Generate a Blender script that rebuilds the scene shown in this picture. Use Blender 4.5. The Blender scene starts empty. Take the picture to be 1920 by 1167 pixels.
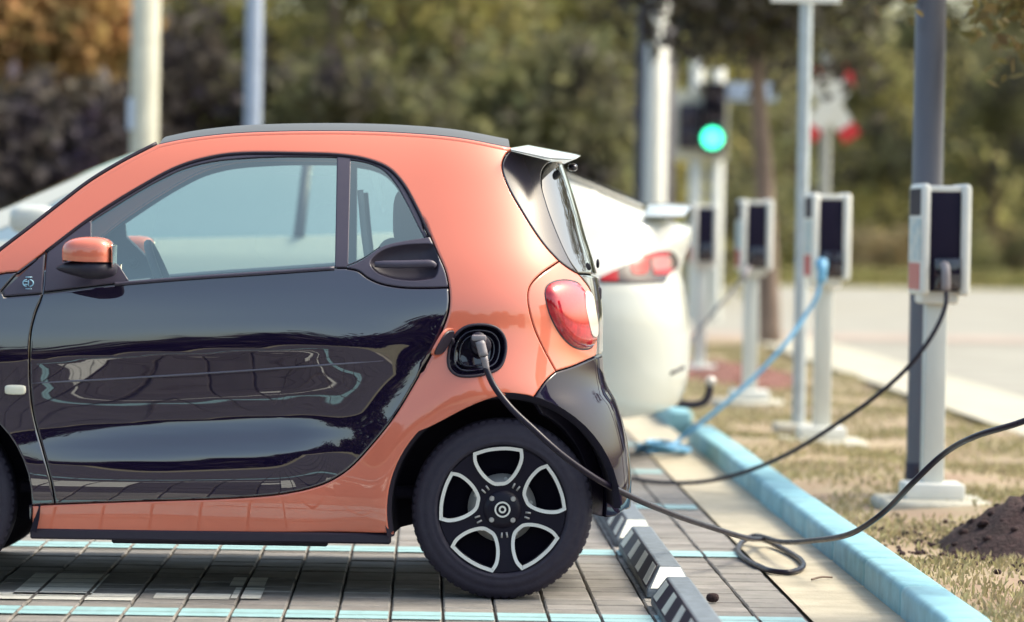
import bpy, bmesh, math, random
import numpy as np
from mathutils import Vector, Matrix
from mathutils.geometry import delaunay_2d_cdt

R = math.radians
random.seed(7)
rng = np.random.default_rng(7)
SC = bpy.context.scene
COL = SC.collection

# ------------------------------------------------------------------ camera
FPX = 6933.0            # focal length in photo pixels (1920 wide), 130 mm lens
HC = 1.24               # eye height
ROLL = R(1.0)
_u, _v = -160.0, -158.0
_uu = _u * math.cos(ROLL) + _v * math.sin(ROLL)
_vv = -_u * math.sin(ROLL) + _v * math.cos(ROLL)
YAW, PITCH = math.atan(-_uu / FPX), math.atan(-_vv / FPX)
FWD = Vector((math.sin(YAW) * math.cos(PITCH), math.cos(YAW) * math.cos(PITCH), -math.sin(PITCH)))
RT0 = Vector((math.cos(YAW), -math.sin(YAW), 0))
UP0 = RT0.cross(FWD)
RT = RT0 * math.cos(ROLL) + UP0 * math.sin(ROLL)
UP = UP0 * math.cos(ROLL) - RT0 * math.sin(ROLL)
cam_data = bpy.data.cameras.new('camera')
cam = bpy.data.objects.new('camera', cam_data)
COL.objects.link(cam)
M = Matrix((RT, UP, -FWD)).transposed().to_4x4()
M.translation = (0, 0, HC)
cam.matrix_world = M
cam_data.sensor_width = 36
cam_data.lens = FPX / 1920 * 36
cam_data.clip_start, cam_data.clip_end = 0.1, 3000
cam_data.dof.use_dof = True
cam_data.dof.focus_distance = 12.6
cam_data.dof.aperture_fstop = 2.1
SC.camera = cam

# ------------------------------------------------------------------ sky, sun, exposure
SUN_AZ, SUN_EL = R(80), R(50)       # from the right
world = bpy.data.worlds.new('World')
SC.world = world
world.use_nodes = True
wn = world.node_tree.nodes
sky = wn.new('ShaderNodeTexSky')
sky.sky_type = 'NISHITA'
sky.sun_disc = False
sky.sun_elevation = SUN_EL
sky.sun_rotation = SUN_AZ
sky.air_density = 1.0
sky.dust_density = 4.0
sky.ozone_density = 1.0
wn['Background'].inputs[1].default_value = 0.15
wb = wn.new('ShaderNodeMix')          # the photograph's warm white balance, the same in every direction
wb.data_type = 'RGBA'
wb.blend_type = 'MULTIPLY'
wb.inputs[0].default_value = 1.0
wb.inputs[7].default_value = (1.03, 1.02, 0.89, 1)
world.node_tree.links.new(sky.outputs[0], wb.inputs[6])
world.node_tree.links.new(wb.outputs[2], wn['Background'].inputs[0])
sun_data = bpy.data.lights.new('sun', 'SUN')
sun = bpy.data.objects.new('sun', sun_data)
COL.objects.link(sun)
sun_data.energy = 1.3
sun_data.angle = R(16)
sun_data.color = (1.0, 0.95, 0.82)
_sd = Vector((math.cos(SUN_EL) * math.sin(SUN_AZ), math.cos(SUN_EL) * math.cos(SUN_AZ), math.sin(SUN_EL)))
sun.rotation_euler = (-_sd).to_track_quat('-Z', 'Y').to_euler()
sun.location = _sd * 40
SC.view_settings.view_transform = 'Standard'
SC.view_settings.look = 'None'
SC.view_settings.gamma = 1
SC.view_settings.exposure = 1.35
SC.cycles.max_bounces = 8
SC.cycles.transparent_max_bounces = 24
SC.cycles.use_denoising = True
SC.cycles.caustics_reflective = False
SC.cycles.caustics_refractive = False


def ray(px, py):
    return FWD * FPX + RT * (px - 960.0) - UP * (py - 583.5)


def at(px, py, Y):
    """world point on the depth plane Y seen at a photo pixel"""
    d = ray(px, py)
    k = Y / d.y
    return Vector((d.x * k, Y, HC + d.z * k))


def gnd(px, py, z=0.0):
    d = ray(px, py)
    k = (z - HC) / d.z
    return Vector((d.x * k, d.y * k, z))


# ------------------------------------------------------------------ materials
MATS = {}


def mat(name, col, rough=0.5, metal=0.0, coat=0.0, var=0.0, vscale=8.0, bump=0.0, bscale=60.0, rvar=0.0,
        obj_var=0.0, isl_var=0.0, spec=0.5, coat_ior=1.5, emit=None, estr=0.0, sheen=0.0, col2=None, stretch=None):
    if name in MATS:
        return MATS[name]
    m = bpy.data.materials.new(name)
    m.use_nodes = True
    nt = m.node_tree
    b = nt.nodes['Principled BSDF']
    b.inputs['Base Color'].default_value = (*col, 1)
    b.inputs['Roughness'].default_value = rough
    b.inputs['Metallic'].default_value = metal
    b.inputs['Coat Weight'].default_value = coat
    b.inputs['Coat Roughness'].default_value = 0.015
    b.inputs['Coat IOR'].default_value = coat_ior
    b.inputs['Specular IOR Level'].default_value = spec
    if emit:
        b.inputs['Emission Color'].default_value = (*emit, 1)
        b.inputs['Emission Strength'].default_value = estr
    L = nt.links.new
    tc = nt.nodes.new('ShaderNodeNewGeometry')
    vec = tc.outputs['Position']
    if stretch:
        mp = nt.nodes.new('ShaderNodeMapping')
        mp.inputs['Scale'].default_value = stretch
        L(vec, mp.inputs[0])
        vec = mp.outputs[0]
    src = None
    if var or rvar or col2:
        n = nt.nodes.new('ShaderNodeTexNoise')
        n.inputs['Scale'].default_value = vscale
        n.inputs['Detail'].default_value = 8
        n.inputs['Roughness'].default_value = 0.62
        L(vec, n.inputs['Vector'])
        src = n.outputs['Fac']
    if var or col2 or obj_var or isl_var:
        mx = nt.nodes.new('ShaderNodeMix')
        mx.data_type = 'RGBA'
        c2 = col2 or tuple(c * (1 - var) for c in col)
        c1 = col if col2 else tuple(min(1, c * (1 + var)) for c in col)
        mx.inputs[6].default_value = (*c1, 1)
        mx.inputs[7].default_value = (*c2, 1)
        if src is not None:
            rp = nt.nodes.new('ShaderNodeMapRange')
            rp.inputs[1].default_value = 0.36
            rp.inputs[2].default_value = 0.64
            L(src, rp.inputs[0])
            L(rp.outputs[0], mx.inputs[0])
        else:
            mx.inputs[0].default_value = 0.0
        out = mx.outputs[2]
        if obj_var or isl_var:
            hs = nt.nodes.new('ShaderNodeHueSaturation')
            if obj_var:
                oi = nt.nodes.new('ShaderNodeObjectInfo')
                rnd = oi.outputs['Random']
            else:
                rnd = tc.outputs['Random Per Island']
            ov = obj_var or isl_var
            mr = nt.nodes.new('ShaderNodeMapRange')
            mr.inputs[3].default_value = 1 - ov
            mr.inputs[4].default_value = 1 + ov
            L(rnd, mr.inputs[0])
            L(mr.outputs[0], hs.inputs['Value'])
            mh = nt.nodes.new('ShaderNodeMath')
            mh.operation = 'MULTIPLY'
            mh.inputs[1].default_value = 7.31
            L(rnd, mh.inputs[0])
            fr = nt.nodes.new('ShaderNodeMath')
            fr.operation = 'FRACT'
            L(mh.outputs[0], fr.inputs[0])
            mr2 = nt.nodes.new('ShaderNodeMapRange')
            mr2.inputs[3].default_value = 0.5 - 0.06 * ov
            mr2.inputs[4].default_value = 0.5 + 0.06 * ov
            L(fr.outputs[0], mr2.inputs[0])
            L(mr2.outputs[0], hs.inputs['Hue'])
            L(out, hs.inputs['Color'])
            out = hs.outputs[0]
        L(out, b.inputs['Base Color'])
    if rvar:
        rr = nt.nodes.new('ShaderNodeMapRange')
        rr.inputs[1].default_value = 0.3
        rr.inputs[2].default_value = 0.7
        rr.inputs[3].default_value = max(0.0, rough - rvar)
        rr.inputs[4].default_value = min(1.0, rough + rvar)
        L(src, rr.inputs[0])
        L(rr.outputs[0], b.inputs['Roughness'])
    if bump:
        nb = nt.nodes.new('ShaderNodeTexNoise')
        nb.inputs['Scale'].default_value = bscale
        nb.inputs['Detail'].default_value = 6
        L(vec, nb.inputs['Vector'])
        bp = nt.nodes.new('ShaderNodeBump')
        bp.inputs['Strength'].default_value = bump
        bp.inputs['Distance'].default_value = 0.01
        L(nb.outputs['Fac'], bp.inputs['Height'])
        L(bp.outputs[0], b.inputs['Normal'])
    MATS[name] = m
    return m


def glass_mat(name, tint, refl=0.10, rough=0.0):
    if name in MATS:
        return MATS[name]
    m = bpy.data.materials.new(name)
    m.use_nodes = True
    nt = m.node_tree
    nt.nodes.remove(nt.nodes['Principled BSDF'])
    L = nt.links.new
    tr = nt.nodes.new('ShaderNodeBsdfTransparent')
    tr.inputs[0].default_value = (*tint, 1)
    gl = nt.nodes.new('ShaderNodeBsdfGlossy')
    gl.inputs['Roughness'].default_value = rough
    gl.inputs['Color'].default_value = (0.90, 1.0, 0.91, 1)
    lw = nt.nodes.new('ShaderNodeLayerWeight')
    lw.inputs['Blend'].default_value = 0.35
    mr = nt.nodes.new('ShaderNodeMapRange')
    mr.inputs[3].default_value = refl
    mr.inputs[4].default_value = 1.0
    L(lw.outputs['Fresnel'], mr.inputs[0])
    mx = nt.nodes.new('ShaderNodeMixShader')
    L(mr.outputs[0], mx.inputs[0])
    L(tr.outputs[0], mx.inputs[1])
    L(gl.outputs[0], mx.inputs[2])
    L(mx.outputs[0], nt.nodes['Material Output'].inputs[0])
    MATS[name] = m
    return m


def leaf_mat(name, col, col2, trans=0.35, isl=0.28, vs=0.9):
    if name in MATS:
        return MATS[name]
    m = mat(name, col, rough=0.6, isl_var=isl, col2=col2, vscale=vs, spec=0.25)
    nt = m.node_tree
    L = nt.links.new
    b = nt.nodes['Principled BSDF']
    src = b.inputs['Base Color'].links[0].from_socket
    t = nt.nodes.new('ShaderNodeBsdfTranslucent')
    L(src, t.inputs[0])
    mx = nt.nodes.new('ShaderNodeMixShader')
    mx.inputs[0].default_value = trans
    L(b.outputs[0], mx.inputs[1])
    L(t.outputs[0], mx.inputs[2])
    L(mx.outputs[0], nt.nodes['Material Output'].inputs[0])
    return m


orange = mat('orange_paint', (0.66, 0.172, 0.105), rough=0.45, coat=1.0, spec=0.12, coat_ior=1.7)
blackp = mat('black_paint', (0.0085, 0.005, 0.022), rough=0.4, coat=1.0, spec=0.0, coat_ior=2.2)
gloss_black = mat('gloss_black_plastic', (0.012, 0.009, 0.024), rough=0.05, spec=0.9)
satin = mat('satin_grey_plastic', (0.055, 0.047, 0.075), rough=0.42, rvar=0.08, vscale=60)
roofm = mat('grey_roof_panel', (0.085, 0.08, 0.072), rough=0.45)
darkp = mat('dark_plastic', (0.016, 0.011, 0.026), rough=0.55, rvar=0.1, vscale=30)
linerm = mat('arch_liner_felt', (0.010, 0.006, 0.018), rough=0.9)
rubber = mat('tyre_rubber', (0.024, 0.019, 0.035), rough=0.7, rvar=0.1, vscale=40, bump=0.12, bscale=90)
chrome = mat('chrome', (0.75, 0.74, 0.70), rough=0.08, metal=1.0)
alloy = mat('machined_alloy', (0.80, 0.79, 0.75), rough=0.3, metal=0.25, spec=0.8)
rimblack = mat('rim_black_lacquer', (0.008, 0.006, 0.016), rough=0.35, spec=.25)
steel = mat('brake_steel', (0.45, 0.43, 0.42), rough=0.45, metal=.5, rvar=0.1, vscale=50)
car_glass = glass_mat('car_window_glass', (0.90, 1.0, 0.93), refl=0.22)
shield_glass = glass_mat('windscreen_glass', (0.80, 0.90, 0.87), refl=0.06)
hatch_glass = mat('dark_hatch_glass', (0.02, 0.022, 0.028), rough=0.03, spec=1.0, coat=1.0)
deepred = mat('deep_red_lens', (0.36, 0.008, 0.016), rough=0.15, spec=.3)
smokelens = mat('smoked_red_lens', (0.30, 0.06, 0.055), rough=0.1, coat=.6)
redlens = mat('red_lamp_lens', (0.55, 0.018, 0.030), rough=0.06, coat=1.0, col2=(0.33, 0.008, 0.02), vscale=40)
clearlens = mat('clear_lamp_lens', (0.60, 0.52, 0.48), rough=0.06, coat=1.0)
seatm = mat('seat_fabric', (0.075, 0.078, 0.095), rough=0.9, bump=0.2, bscale=200)
trimgrey = mat('interior_trim_grey', (0.34, 0.35, 0.36), rough=0.8)
cordm = mat('black_cable_sheath', (0.012, 0.008, 0.020), spec=.3, rough=0.33, rvar=0.08, vscale=20)
cordgrey = mat('grey_cable_sheath', (0.20, 0.19, 0.20), rough=0.5)
cordblue = mat('blue_cable_sheath', (0.13, 0.36, 0.58), rough=0.4, rvar=0.08, vscale=20)
pluggrey = mat('plug_grey_plastic', (0.24, 0.22, 0.24), rough=0.45)
whitecar = mat('white_car_paint', (0.54, 0.56, 0.53), rough=0.4, coat=1.0, spec=.1)
whiteplast = mat('charger_white_shell', (0.70, 0.70, 0.66), rough=0.45, var=0.05, vscale=6)
chargerblack = mat('charger_black_core', (0.011, 0.008, 0.024), rough=0.6, spec=.15)
postwhite = mat('white_post_paint', (0.58, 0.59, 0.55), rough=0.5, var=0.07, vscale=5, stretch=(1, 1, .3))
postblue = mat('blue_grey_post_paint', (0.105, 0.105, 0.130), rough=0.42, var=0.10, vscale=6, stretch=(1, 1, .2))
postdark = mat('dark_post_foot', (0.022, 0.016, 0.035), rough=0.6, var=0.2, vscale=20)
postbeige = mat('beige_concrete_post', (0.50, 0.49, 0.40), rough=0.75, var=0.10, vscale=5, bump=0.1)
postpale = mat('galvanised_post', (0.42, 0.47, 0.50), rough=0.45, var=0.1, vscale=12, metal=0.2)
concrete = mat('concrete_pad', (0.47, 0.45, 0.38), rough=0.85, var=0.14, vscale=14, bump=0.3, bscale=90)
paverm = mat('grey_paver_stone', (0.212, 0.198, 0.184), rough=0.78, var=0.16, vscale=9, bump=0.35, bscale=120, obj_var=0.16)
paverm2 = mat('grey_paver_field', (0.212, 0.198, 0.184), rough=0.78, var=0.16, vscale=9, bump=0.35, bscale=120, isl_var=0.16)
darkpaver = mat('darkened_paver_field', (0.070, 0.062, 0.066), rough=0.8, var=0.16, vscale=9, isl_var=0.16)  # out-of-view pavers, darkened so the door and sill reflect dark ground
sandm = mat('joint_sand', (0.060, 0.050, 0.045), rough=0.95, col2=(0.20, 0.17, 0.13), vscale=30)
gutterm = mat('gutter_concrete', (0.42, 0.375, 0.285), rough=0.85, var=0.15, vscale=5, bump=0.35, bscale=70)
bluepaint = mat('pale_blue_marking_paint', (0.28, 0.46, 0.48), rough=0.6, var=0.10, vscale=22)
whitepaint = mat('white_marking_paint', (0.68, 0.67, 0.60), rough=0.6, var=0.10, vscale=25)
kerbblue = mat('blue_kerb_paint', (0.215, 0.43, 0.50), rough=0.6, var=0.15, vscale=7, bump=0.2, bscale=60, obj_var=0.05)
asphalt = mat('pale_asphalt', (0.28, 0.27, 0.235), rough=0.9, var=0.12, vscale=1.2)
walkm = mat('pale_footpath', (0.42, 0.395, 0.32), rough=0.85, var=0.10, vscale=1.5, bump=0.2, bscale=30)
pinkm = mat('red_lane_surface', (0.34, 0.275, 0.235), rough=0.9, var=0.1, vscale=1.5)
turf = mat('dry_turf_soil', (0.33, 0.27, 0.175), rough=0.95, col2=(0.27, 0.185, 0.13), vscale=2.2, bump=0.5, bscale=60)
grassm = leaf_mat('dry_grass_blades', (0.40, 0.345, 0.21), (0.29, 0.27, 0.13), trans=0.3, isl=0.3)
soilm = mat('dark_soil', (0.036, 0.019, 0.020), rough=1.0, var=0.4, vscale=30, bump=1.0, bscale=55)
mulchm = mat('red_mulch', (0.17, 0.070, 0.055), rough=1.0, var=0.35, vscale=16, bump=1.0, bscale=40)
bark = mat('tree_bark', (0.20, 0.145, 0.115), rough=0.9, var=0.25, vscale=9, bump=0.6, bscale=30, stretch=(1, 1, .25))
stopblack = mat('wheel_stop_rubber', (0.13, 0.155, 0.18), rough=0.6, var=0.2, vscale=20, bump=0.2, bscale=90)
stopside = mat('wheel_stop_black_stripe', (0.022, 0.017, 0.035), rough=0.6)
reflw = mat('white_reflector_sheet', (0.74, 0.75, 0.68), rough=0.35, var=0.08, vscale=25)
signred = mat('sign_red', (0.60, 0.03, 0.035), rough=0.4)
signwhite = mat('sign_white', (0.74, 0.74, 0.68), rough=0.4)
signblue = mat('pale_blue_plate', (0.42, 0.50, 0.62), rough=0.4)
signalblack = mat('signal_black', (0.014, 0.010, 0.026), rough=0.6)
greenlamp = mat('green_lamp_lit', (0.05, 0.6, 0.35), rough=0.3, emit=(0.05, 0.90, 0.46), estr=2.4)
lampoff = mat('dark_lamp_lens', (0.03, 0.02, 0.03), rough=0.2)
badgeblue = mat('badge_blue', (0.35, 0.62, 0.78), rough=0.35)
stickred = mat('sticker_red', (0.42, 0.05, 0.06), rough=0.4)
stickblue = mat('sticker_blue', (0.25, 0.42, 0.50), rough=0.4, col2=(0.6, 0.62, 0.58), vscale=22)

# ------------------------------------------------------------------ object helpers
ROOT = {}


def link(o):
    COL.objects.link(o)
    return o


def tag(o, label=None, cat=None, group=None, kind=None):
    if label:
        o['label'] = label
    if cat:
        o['category'] = cat
    if group:
        o['group'] = group
    if kind:
        o['kind'] = kind
    return o


def thing(name, loc, label, cat, group=None):
    o = bpy.data.objects.new(name, None)
    o.empty_display_size = 0.1
    o.location = loc
    link(o)
    ROOT[o] = Vector(loc)
    return tag(o, label, cat, group)


def mobj(name, vf, m, parent=None, smooth=False, kind=None, normals=None, auto=None):
    """one mesh object from world-space verts/faces; goes under parent keeping its place"""
    vs, fs = vf[0], vf[1]
    off = ROOT.get(parent, Vector((0, 0, 0)))
    me = bpy.data.meshes.new(name)
    me.from_pydata([(v[0] - off.x, v[1] - off.y, v[2] - off.z) for v in vs], [], [tuple(f) for f in fs])
    ms = m if isinstance(m, (list, tuple)) else [m]
    for q in ms:
        me.materials.append(q)
    if len(vf) > 2 and vf[2] is not None:
        me.polygons.foreach_set('material_index', vf[2])
    if smooth:
        me.polygons.foreach_set('use_smooth', [True] * len(me.polygons))
    if auto:
        me.polygons.foreach_set('use_smooth', [True] * len(me.polygons))
        me.set_sharp_from_angle(angle=R(auto))
    me.update()
    if normals is not None:
        me.normals_split_custom_set_from_vertices([tuple(n) for n in normals])
    o = bpy.data.objects.new(name, me)
    link(o)
    if parent is not None:
        o.parent = parent
        ROOT[o] = off
    if kind:
        o['kind'] = kind
    return o


def join(*parts):
    vs, fs, mi = [], [], []
    for p in parts:
        n = len(vs)
        vs += [tuple(v) for v in p[0]]
        fs += [tuple(i + n for i in f) for f in p[1]]
        mi += list(p[2]) if len(p) > 2 and p[2] is not None else [0] * len(p[1])
    return vs, fs, mi


def recalc(p):
    bm = bmesh.new()
    bv = [bm.verts.new(v) for v in p[0]]
    for f in p[1]:
        try:
            bm.faces.new([bv[i] for i in f])
        except ValueError:
            pass
    bmesh.ops.recalc_face_normals(bm, faces=bm.faces)
    bm.verts.index_update()
    fs = [[v.index for v in f.verts] for f in bm.faces]
    bm.free()
    return p[0], fs


def setm(p, k):
    return p[0], p[1], [k] * len(p[1])


def box(c, s, bev=0.0, rot=None, seg=1):
    bm = bmesh.new()
    bmesh.ops.create_cube(bm, size=1)
    for v in bm.verts:
        v.co = Vector((v.co.x * s[0], v.co.y * s[1], v.co.z * s[2]))
    if bev:
        bmesh.ops.bevel(bm, geom=list(bm.edges), offset=bev, segments=seg, affect='EDGES', profile=0.5)
    if rot:
        bmesh.ops.rotate(bm, verts=bm.verts, cent=(0, 0, 0), matrix=Matrix.Rotation(rot[0], 3, rot[1]))
    bm.verts.index_update()
    vs = [(v.co.x + c[0], v.co.y + c[1], v.co.z + c[2]) for v in bm.verts]
    fs = [[v.index for v in f.verts] for f in bm.faces]
    bm.free()
    return vs, fs


def lathe(prof, c, axis='z', n=24, ang=2 * math.pi, a0=0.0):
    """prof: (radius, height) pairs; revolved about the axis through c"""
    vs, fs = [], []
    k = len(prof)
    full = abs(ang - 2 * math.pi) < 1e-6
    m = n if full else n + 1
    for i in range(m):
        a = a0 + ang * i / n
        ca, sa = math.cos(a), math.sin(a)
        for r, h in prof:
            if axis == 'z':
                vs.append((c[0] + r * ca, c[1] + r * sa, c[2] + h))
            elif axis == 'y':
                vs.append((c[0] + r * ca, c[1] + h, c[2] + r * sa))
            else:
                vs.append((c[0] + h, c[1] + r * ca, c[2] + r * sa))
    for i in range(n):
        j = (i + 1) % m
        for q in range(k - 1):
            f = (i * k + q, j * k + q, j * k + q + 1, i * k + q + 1)
            fs.append(f if axis != 'y' else f[::-1])
    return vs, fs


def catmull(pts, sub=6, closed=False):
    """pts: tuples; a corner is (x, y, ..., 'c') - a trailing 'c' string stops the smoothing there"""
    n = len(pts)
    corner = [isinstance(p[-1], str) for p in pts]
    P = [np.array([float(a) for a in p if not isinstance(a, str)]) for p in pts]
    out = []
    rngs = range(n) if closed else range(n - 1)
    for i in rngs:
        p1, p2 = P[i], P[(i + 1) % n]
        if corner[i] or (not closed and i == 0):
            p0 = 2 * p1 - p2
        else:
            p0 = P[i - 1]
        if corner[(i + 1) % n] or (not closed and i == n - 2):
            p3 = 2 * p2 - p1
        else:
            p3 = P[(i + 2) % n]
        # centripetal
        d01 = max(np.linalg.norm(p1 - p0) ** .5, 1e-6)
        d12 = max(np.linalg.norm(p2 - p1) ** .5, 1e-6)
        d23 = max(np.linalg.norm(p3 - p2) ** .5, 1e-6)
        t0, t1, t2, t3 = 0, d01, d01 + d12, d01 + d12 + d23
        for s in range(sub):
            t = t1 + (t2 - t1) * s / sub
            A1 = (t1 - t) / (t1 - t0) * p0 + (t - t0) / (t1 - t0) * p1
            A2 = (t2 - t) / (t2 - t1) * p1 + (t - t1) / (t2 - t1) * p2
            A3 = (t3 - t) / (t3 - t2) * p2 + (t - t2) / (t3 - t2) * p3
            B1 = (t2 - t) / (t2 - t0) * A1 + (t - t0) / (t2 - t0) * A2
            B2 = (t3 - t) / (t3 - t1) * A2 + (t - t1) / (t3 - t1) * A3
            out.append((t2 - t) / (t2 - t1) * B1 + (t - t1) / (t2 - t1) * B2)
    if not closed:
        out.append(P[-1])
    return out


def tube(pts, r, n=10, sub=8, caps=True, spl=True):
    """round cord through 3-D points; r a number or one per output fraction"""
    P = [Vector(p) for p in (catmull([tuple(p) for p in pts], sub) if spl else pts)]
    vs, fs = [], []
    N = len(P)
    t = (P[1] - P[0]).normalized()
    ref = Vector((0, 0, 1)) if abs(t.z) < 0.9 else Vector((1, 0, 0))
    u = t.cross(ref).normalized()
    for i in range(N):
        t = (P[min(i + 1, N - 1)] - P[max(i - 1, 0)]).normalized()
        u = (u - t * u.dot(t)).normalized()
        w = t.cross(u)
        rr = r if not callable(r) else r(i / (N - 1))
        for k in range(n):
            a = 2 * math.pi * k / n
            vs.append(tuple(P[i] + u * (rr * math.cos(a)) + w * (rr * math.sin(a))))
    for i in range(N - 1):
        for k in range(n):
            k2 = (k + 1) % n
            fs.append((i * n + k, i * n + k2, (i + 1) * n + k2, (i + 1) * n + k))
    if caps:
        fs.append(tuple(range(n))[::-1])
        fs.append(tuple((N - 1) * n + k for k in range(n)))
    return vs, fs


def prism(poly, a, b, axis='y'):
    """poly (u, w) swept from a to b along axis; axis y: (x, z), axis x: (y, z), axis z: (x, y)"""
    def P(u, w, h):
        return (u, h, w) if axis == 'y' else ((h, u, w) if axis == 'x' else (u, w, h))
    n = len(poly)
    vs = [P(u, w, a) for u, w in poly] + [P(u, w, b) for u, w in poly]
    fs = [tuple(range(n)), tuple(range(2 * n - 1, n - 1, -1))]
    fs += [(i, i + n, (i + 1) % n + n, (i + 1) % n) for i in range(n)]
    bm = bmesh.new()
    bv = [bm.verts.new(v) for v in vs]
    for f in fs:
        bm.faces.new([bv[i] for i in f])
    bmesh.ops.recalc_face_normals(bm, faces=bm.faces)
    bm.verts.index_update()
    fs = [[v.index for v in f.verts] for f in bm.faces]
    bm.free()
    return vs, fs


def mirror_y(p, yc):
    return [(v[0], 2 * yc - v[1], v[2]) for v in p[0]], [tuple(reversed(f)) for f in p[1]], (p[2] if len(p) > 2 else None)


def superell(c, s, e1=0.7, e2=0.7, nu=24, nv=14, fn=None):
    vs, fs = [], []
    def pw(a, e):
        return math.copysign(abs(a) ** e, a)
    for j in range(nv + 1):
        la = -math.pi / 2 + math.pi * j / nv
        for i in range(nu):
            lo = 2 * math.pi * i / nu
            x = pw(math.cos(la), e1) * pw(math.cos(lo), e2)
            y = pw(math.cos(la), e1) * pw(math.sin(lo), e2)
            z = pw(math.sin(la), e1)
            if fn:
                x, y, z = fn(x, y, z)
            vs.append((c[0] + x * s[0], c[1] + y * s[1], c[2] + z * s[2]))
    for j in range(nv):
        for i in range(nu):
            i2 = (i + 1) % nu
            fs.append((j * nu + i, j * nu + i2, (j + 1) * nu + i2, (j + 1) * nu + i))
    return vs, fs


# ------------------------------------------------------------------ 2-D panel meshing
def inside(P, pts):
    x, y = pts[:, 0], pts[:, 1]
    c = np.zeros(len(pts), bool)
    n = len(P)
    j = n - 1
    for i in range(n):
        xi, yi = P[i]
        xj, yj = P[j]
        if yi != yj:
            m = ((yi > y) != (yj > y)) & (x < (xj - xi) * (y - yi) / (yj - yi) + xi)
            c ^= m
        j = i
    return c


def seg_dist(P, pts):
    d = np.full(len(pts), 1e9)
    n = len(P)
    for i in range(n):
        a, b = P[i], P[(i + 1) % n]
        ab = b - a
        L2 = max(ab @ ab, 1e-12)
        t = np.clip(((pts - a) @ ab) / L2, 0, 1)
        q = a + t[:, None] * ab
        d = np.minimum(d, np.hypot(*(pts - q).T))
    return d


def resample(P, step):
    out = []
    n = len(P)
    for i in range(n):
        a, b = np.array(P[i]), np.array(P[(i + 1) % n])
        L = np.linalg.norm(b - a)
        if L < 1e-7:
            continue
        k = max(1, int(round(L / step)))
        for s in range(k):
            out.append(a + (b - a) * s / k)
    # drop near-duplicates
    res = [out[0]]
    for p in out[1:]:
        if np.linalg.norm(p - res[-1]) > step * 0.2:
            res.append(p)
    return np.array(res)


def area2(P):
    x, y = P[:, 0], P[:, 1]
    return 0.5 * np.sum(x * np.roll(y, -1) - np.roll(x, -1) * y)


def offset_poly(P, g):
    if area2(P) < 0:
        P = P[::-1]
    n = len(P)
    out = []
    for i in range(n):
        a = P[i] - P[i - 1]
        b = P[(i + 1) % n] - P[i]
        na = np.array([-a[1], a[0]]) / max(np.linalg.norm(a), 1e-9)
        nb = np.array([-b[1], b[0]]) / max(np.linalg.norm(b), 1e-9)
        m = na + nb
        L = np.linalg.norm(m)
        m = na if L < 1e-6 else m / L
        k = 1.0 / max(0.5, float(m @ na))
        out.append(P[i] + m * g * k)
    return np.array(out)


class Side:
    """one flank of a car body: (q, z) -> point; q runs along the flank and round the rear and front corners"""
    def __init__(s, yc, half, x0, xr, n, xf0, xf, nf, L=0.75):
        s.yc, s.half, s.x0, s.xr, s.n, s.xf0, s.xf, s.nf, s.L = yc, half, x0, xr, n, xf0, xf, nf, L
        s.qmax = x0 + L * math.pi / 2
        s.qmin = xf0 - L * math.pi / 2

    def pos(s, q, z):
        if q > s.x0:
            ph = min((q - s.x0) / s.L, math.pi / 2)
            t = math.sin(ph) ** (2 / s.n)
            c = max(math.cos(ph), 0) ** (2 / s.n)
            x = s.x0 + (s.xr(z) - s.x0) * t
        elif q < s.xf0:
            ph = min((s.xf0 - q) / s.L, math.pi / 2)
            t = math.sin(ph) ** (2 / s.nf)
            c = max(math.cos(ph), 0) ** (2 / s.nf)
            x = s.xf0 + (s.xf(z) - s.xf0) * t
        else:
            x, c = q, 1.0
        return Vector((x, s.yc - s.half(x, z) * c, z))

    def nrm(s, q, z, e=0.004):
        q = min(max(q, s.qmin + 2 * e), s.qmax - 2 * e)
        a = s.pos(q + e, z) - s.pos(q - e, z)
        b = s.pos(q, z + e) - s.pos(q, z - e)
        return a.cross(b).normalized()

    def q_of(s, X, Z):
        if X > s.x0:
            t = min(max((X - s.x0) / (s.xr(Z) - s.x0), 0), 0.9985)
            return s.x0 + s.L * math.asin(t ** (s.n / 2))
        if X < s.xf0:
            t = min(max((X - s.xf0) / (s.xf(Z) - s.xf0), 0), 0.9985)
            return s.xf0 - s.L * math.asin(t ** (s.nf / 2))
        return X

    def px(s, px, py):
        Y = s.yc - 0.75
        q = z = 0
        for _ in range(30):
            p = at(px, py, Y)
            z = p.z
            q = s.q_of(p.x, z)
            Y += 0.6 * (s.pos(q, z).y - Y)
        return (q, z)

    def pxl(s, pts, sub=6, closed=True):
        """traced photo outline -> smooth (q, z) outline"""
        return [s.px(p[0], p[1]) for p in catmull(pts, sub, closed)]


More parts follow.
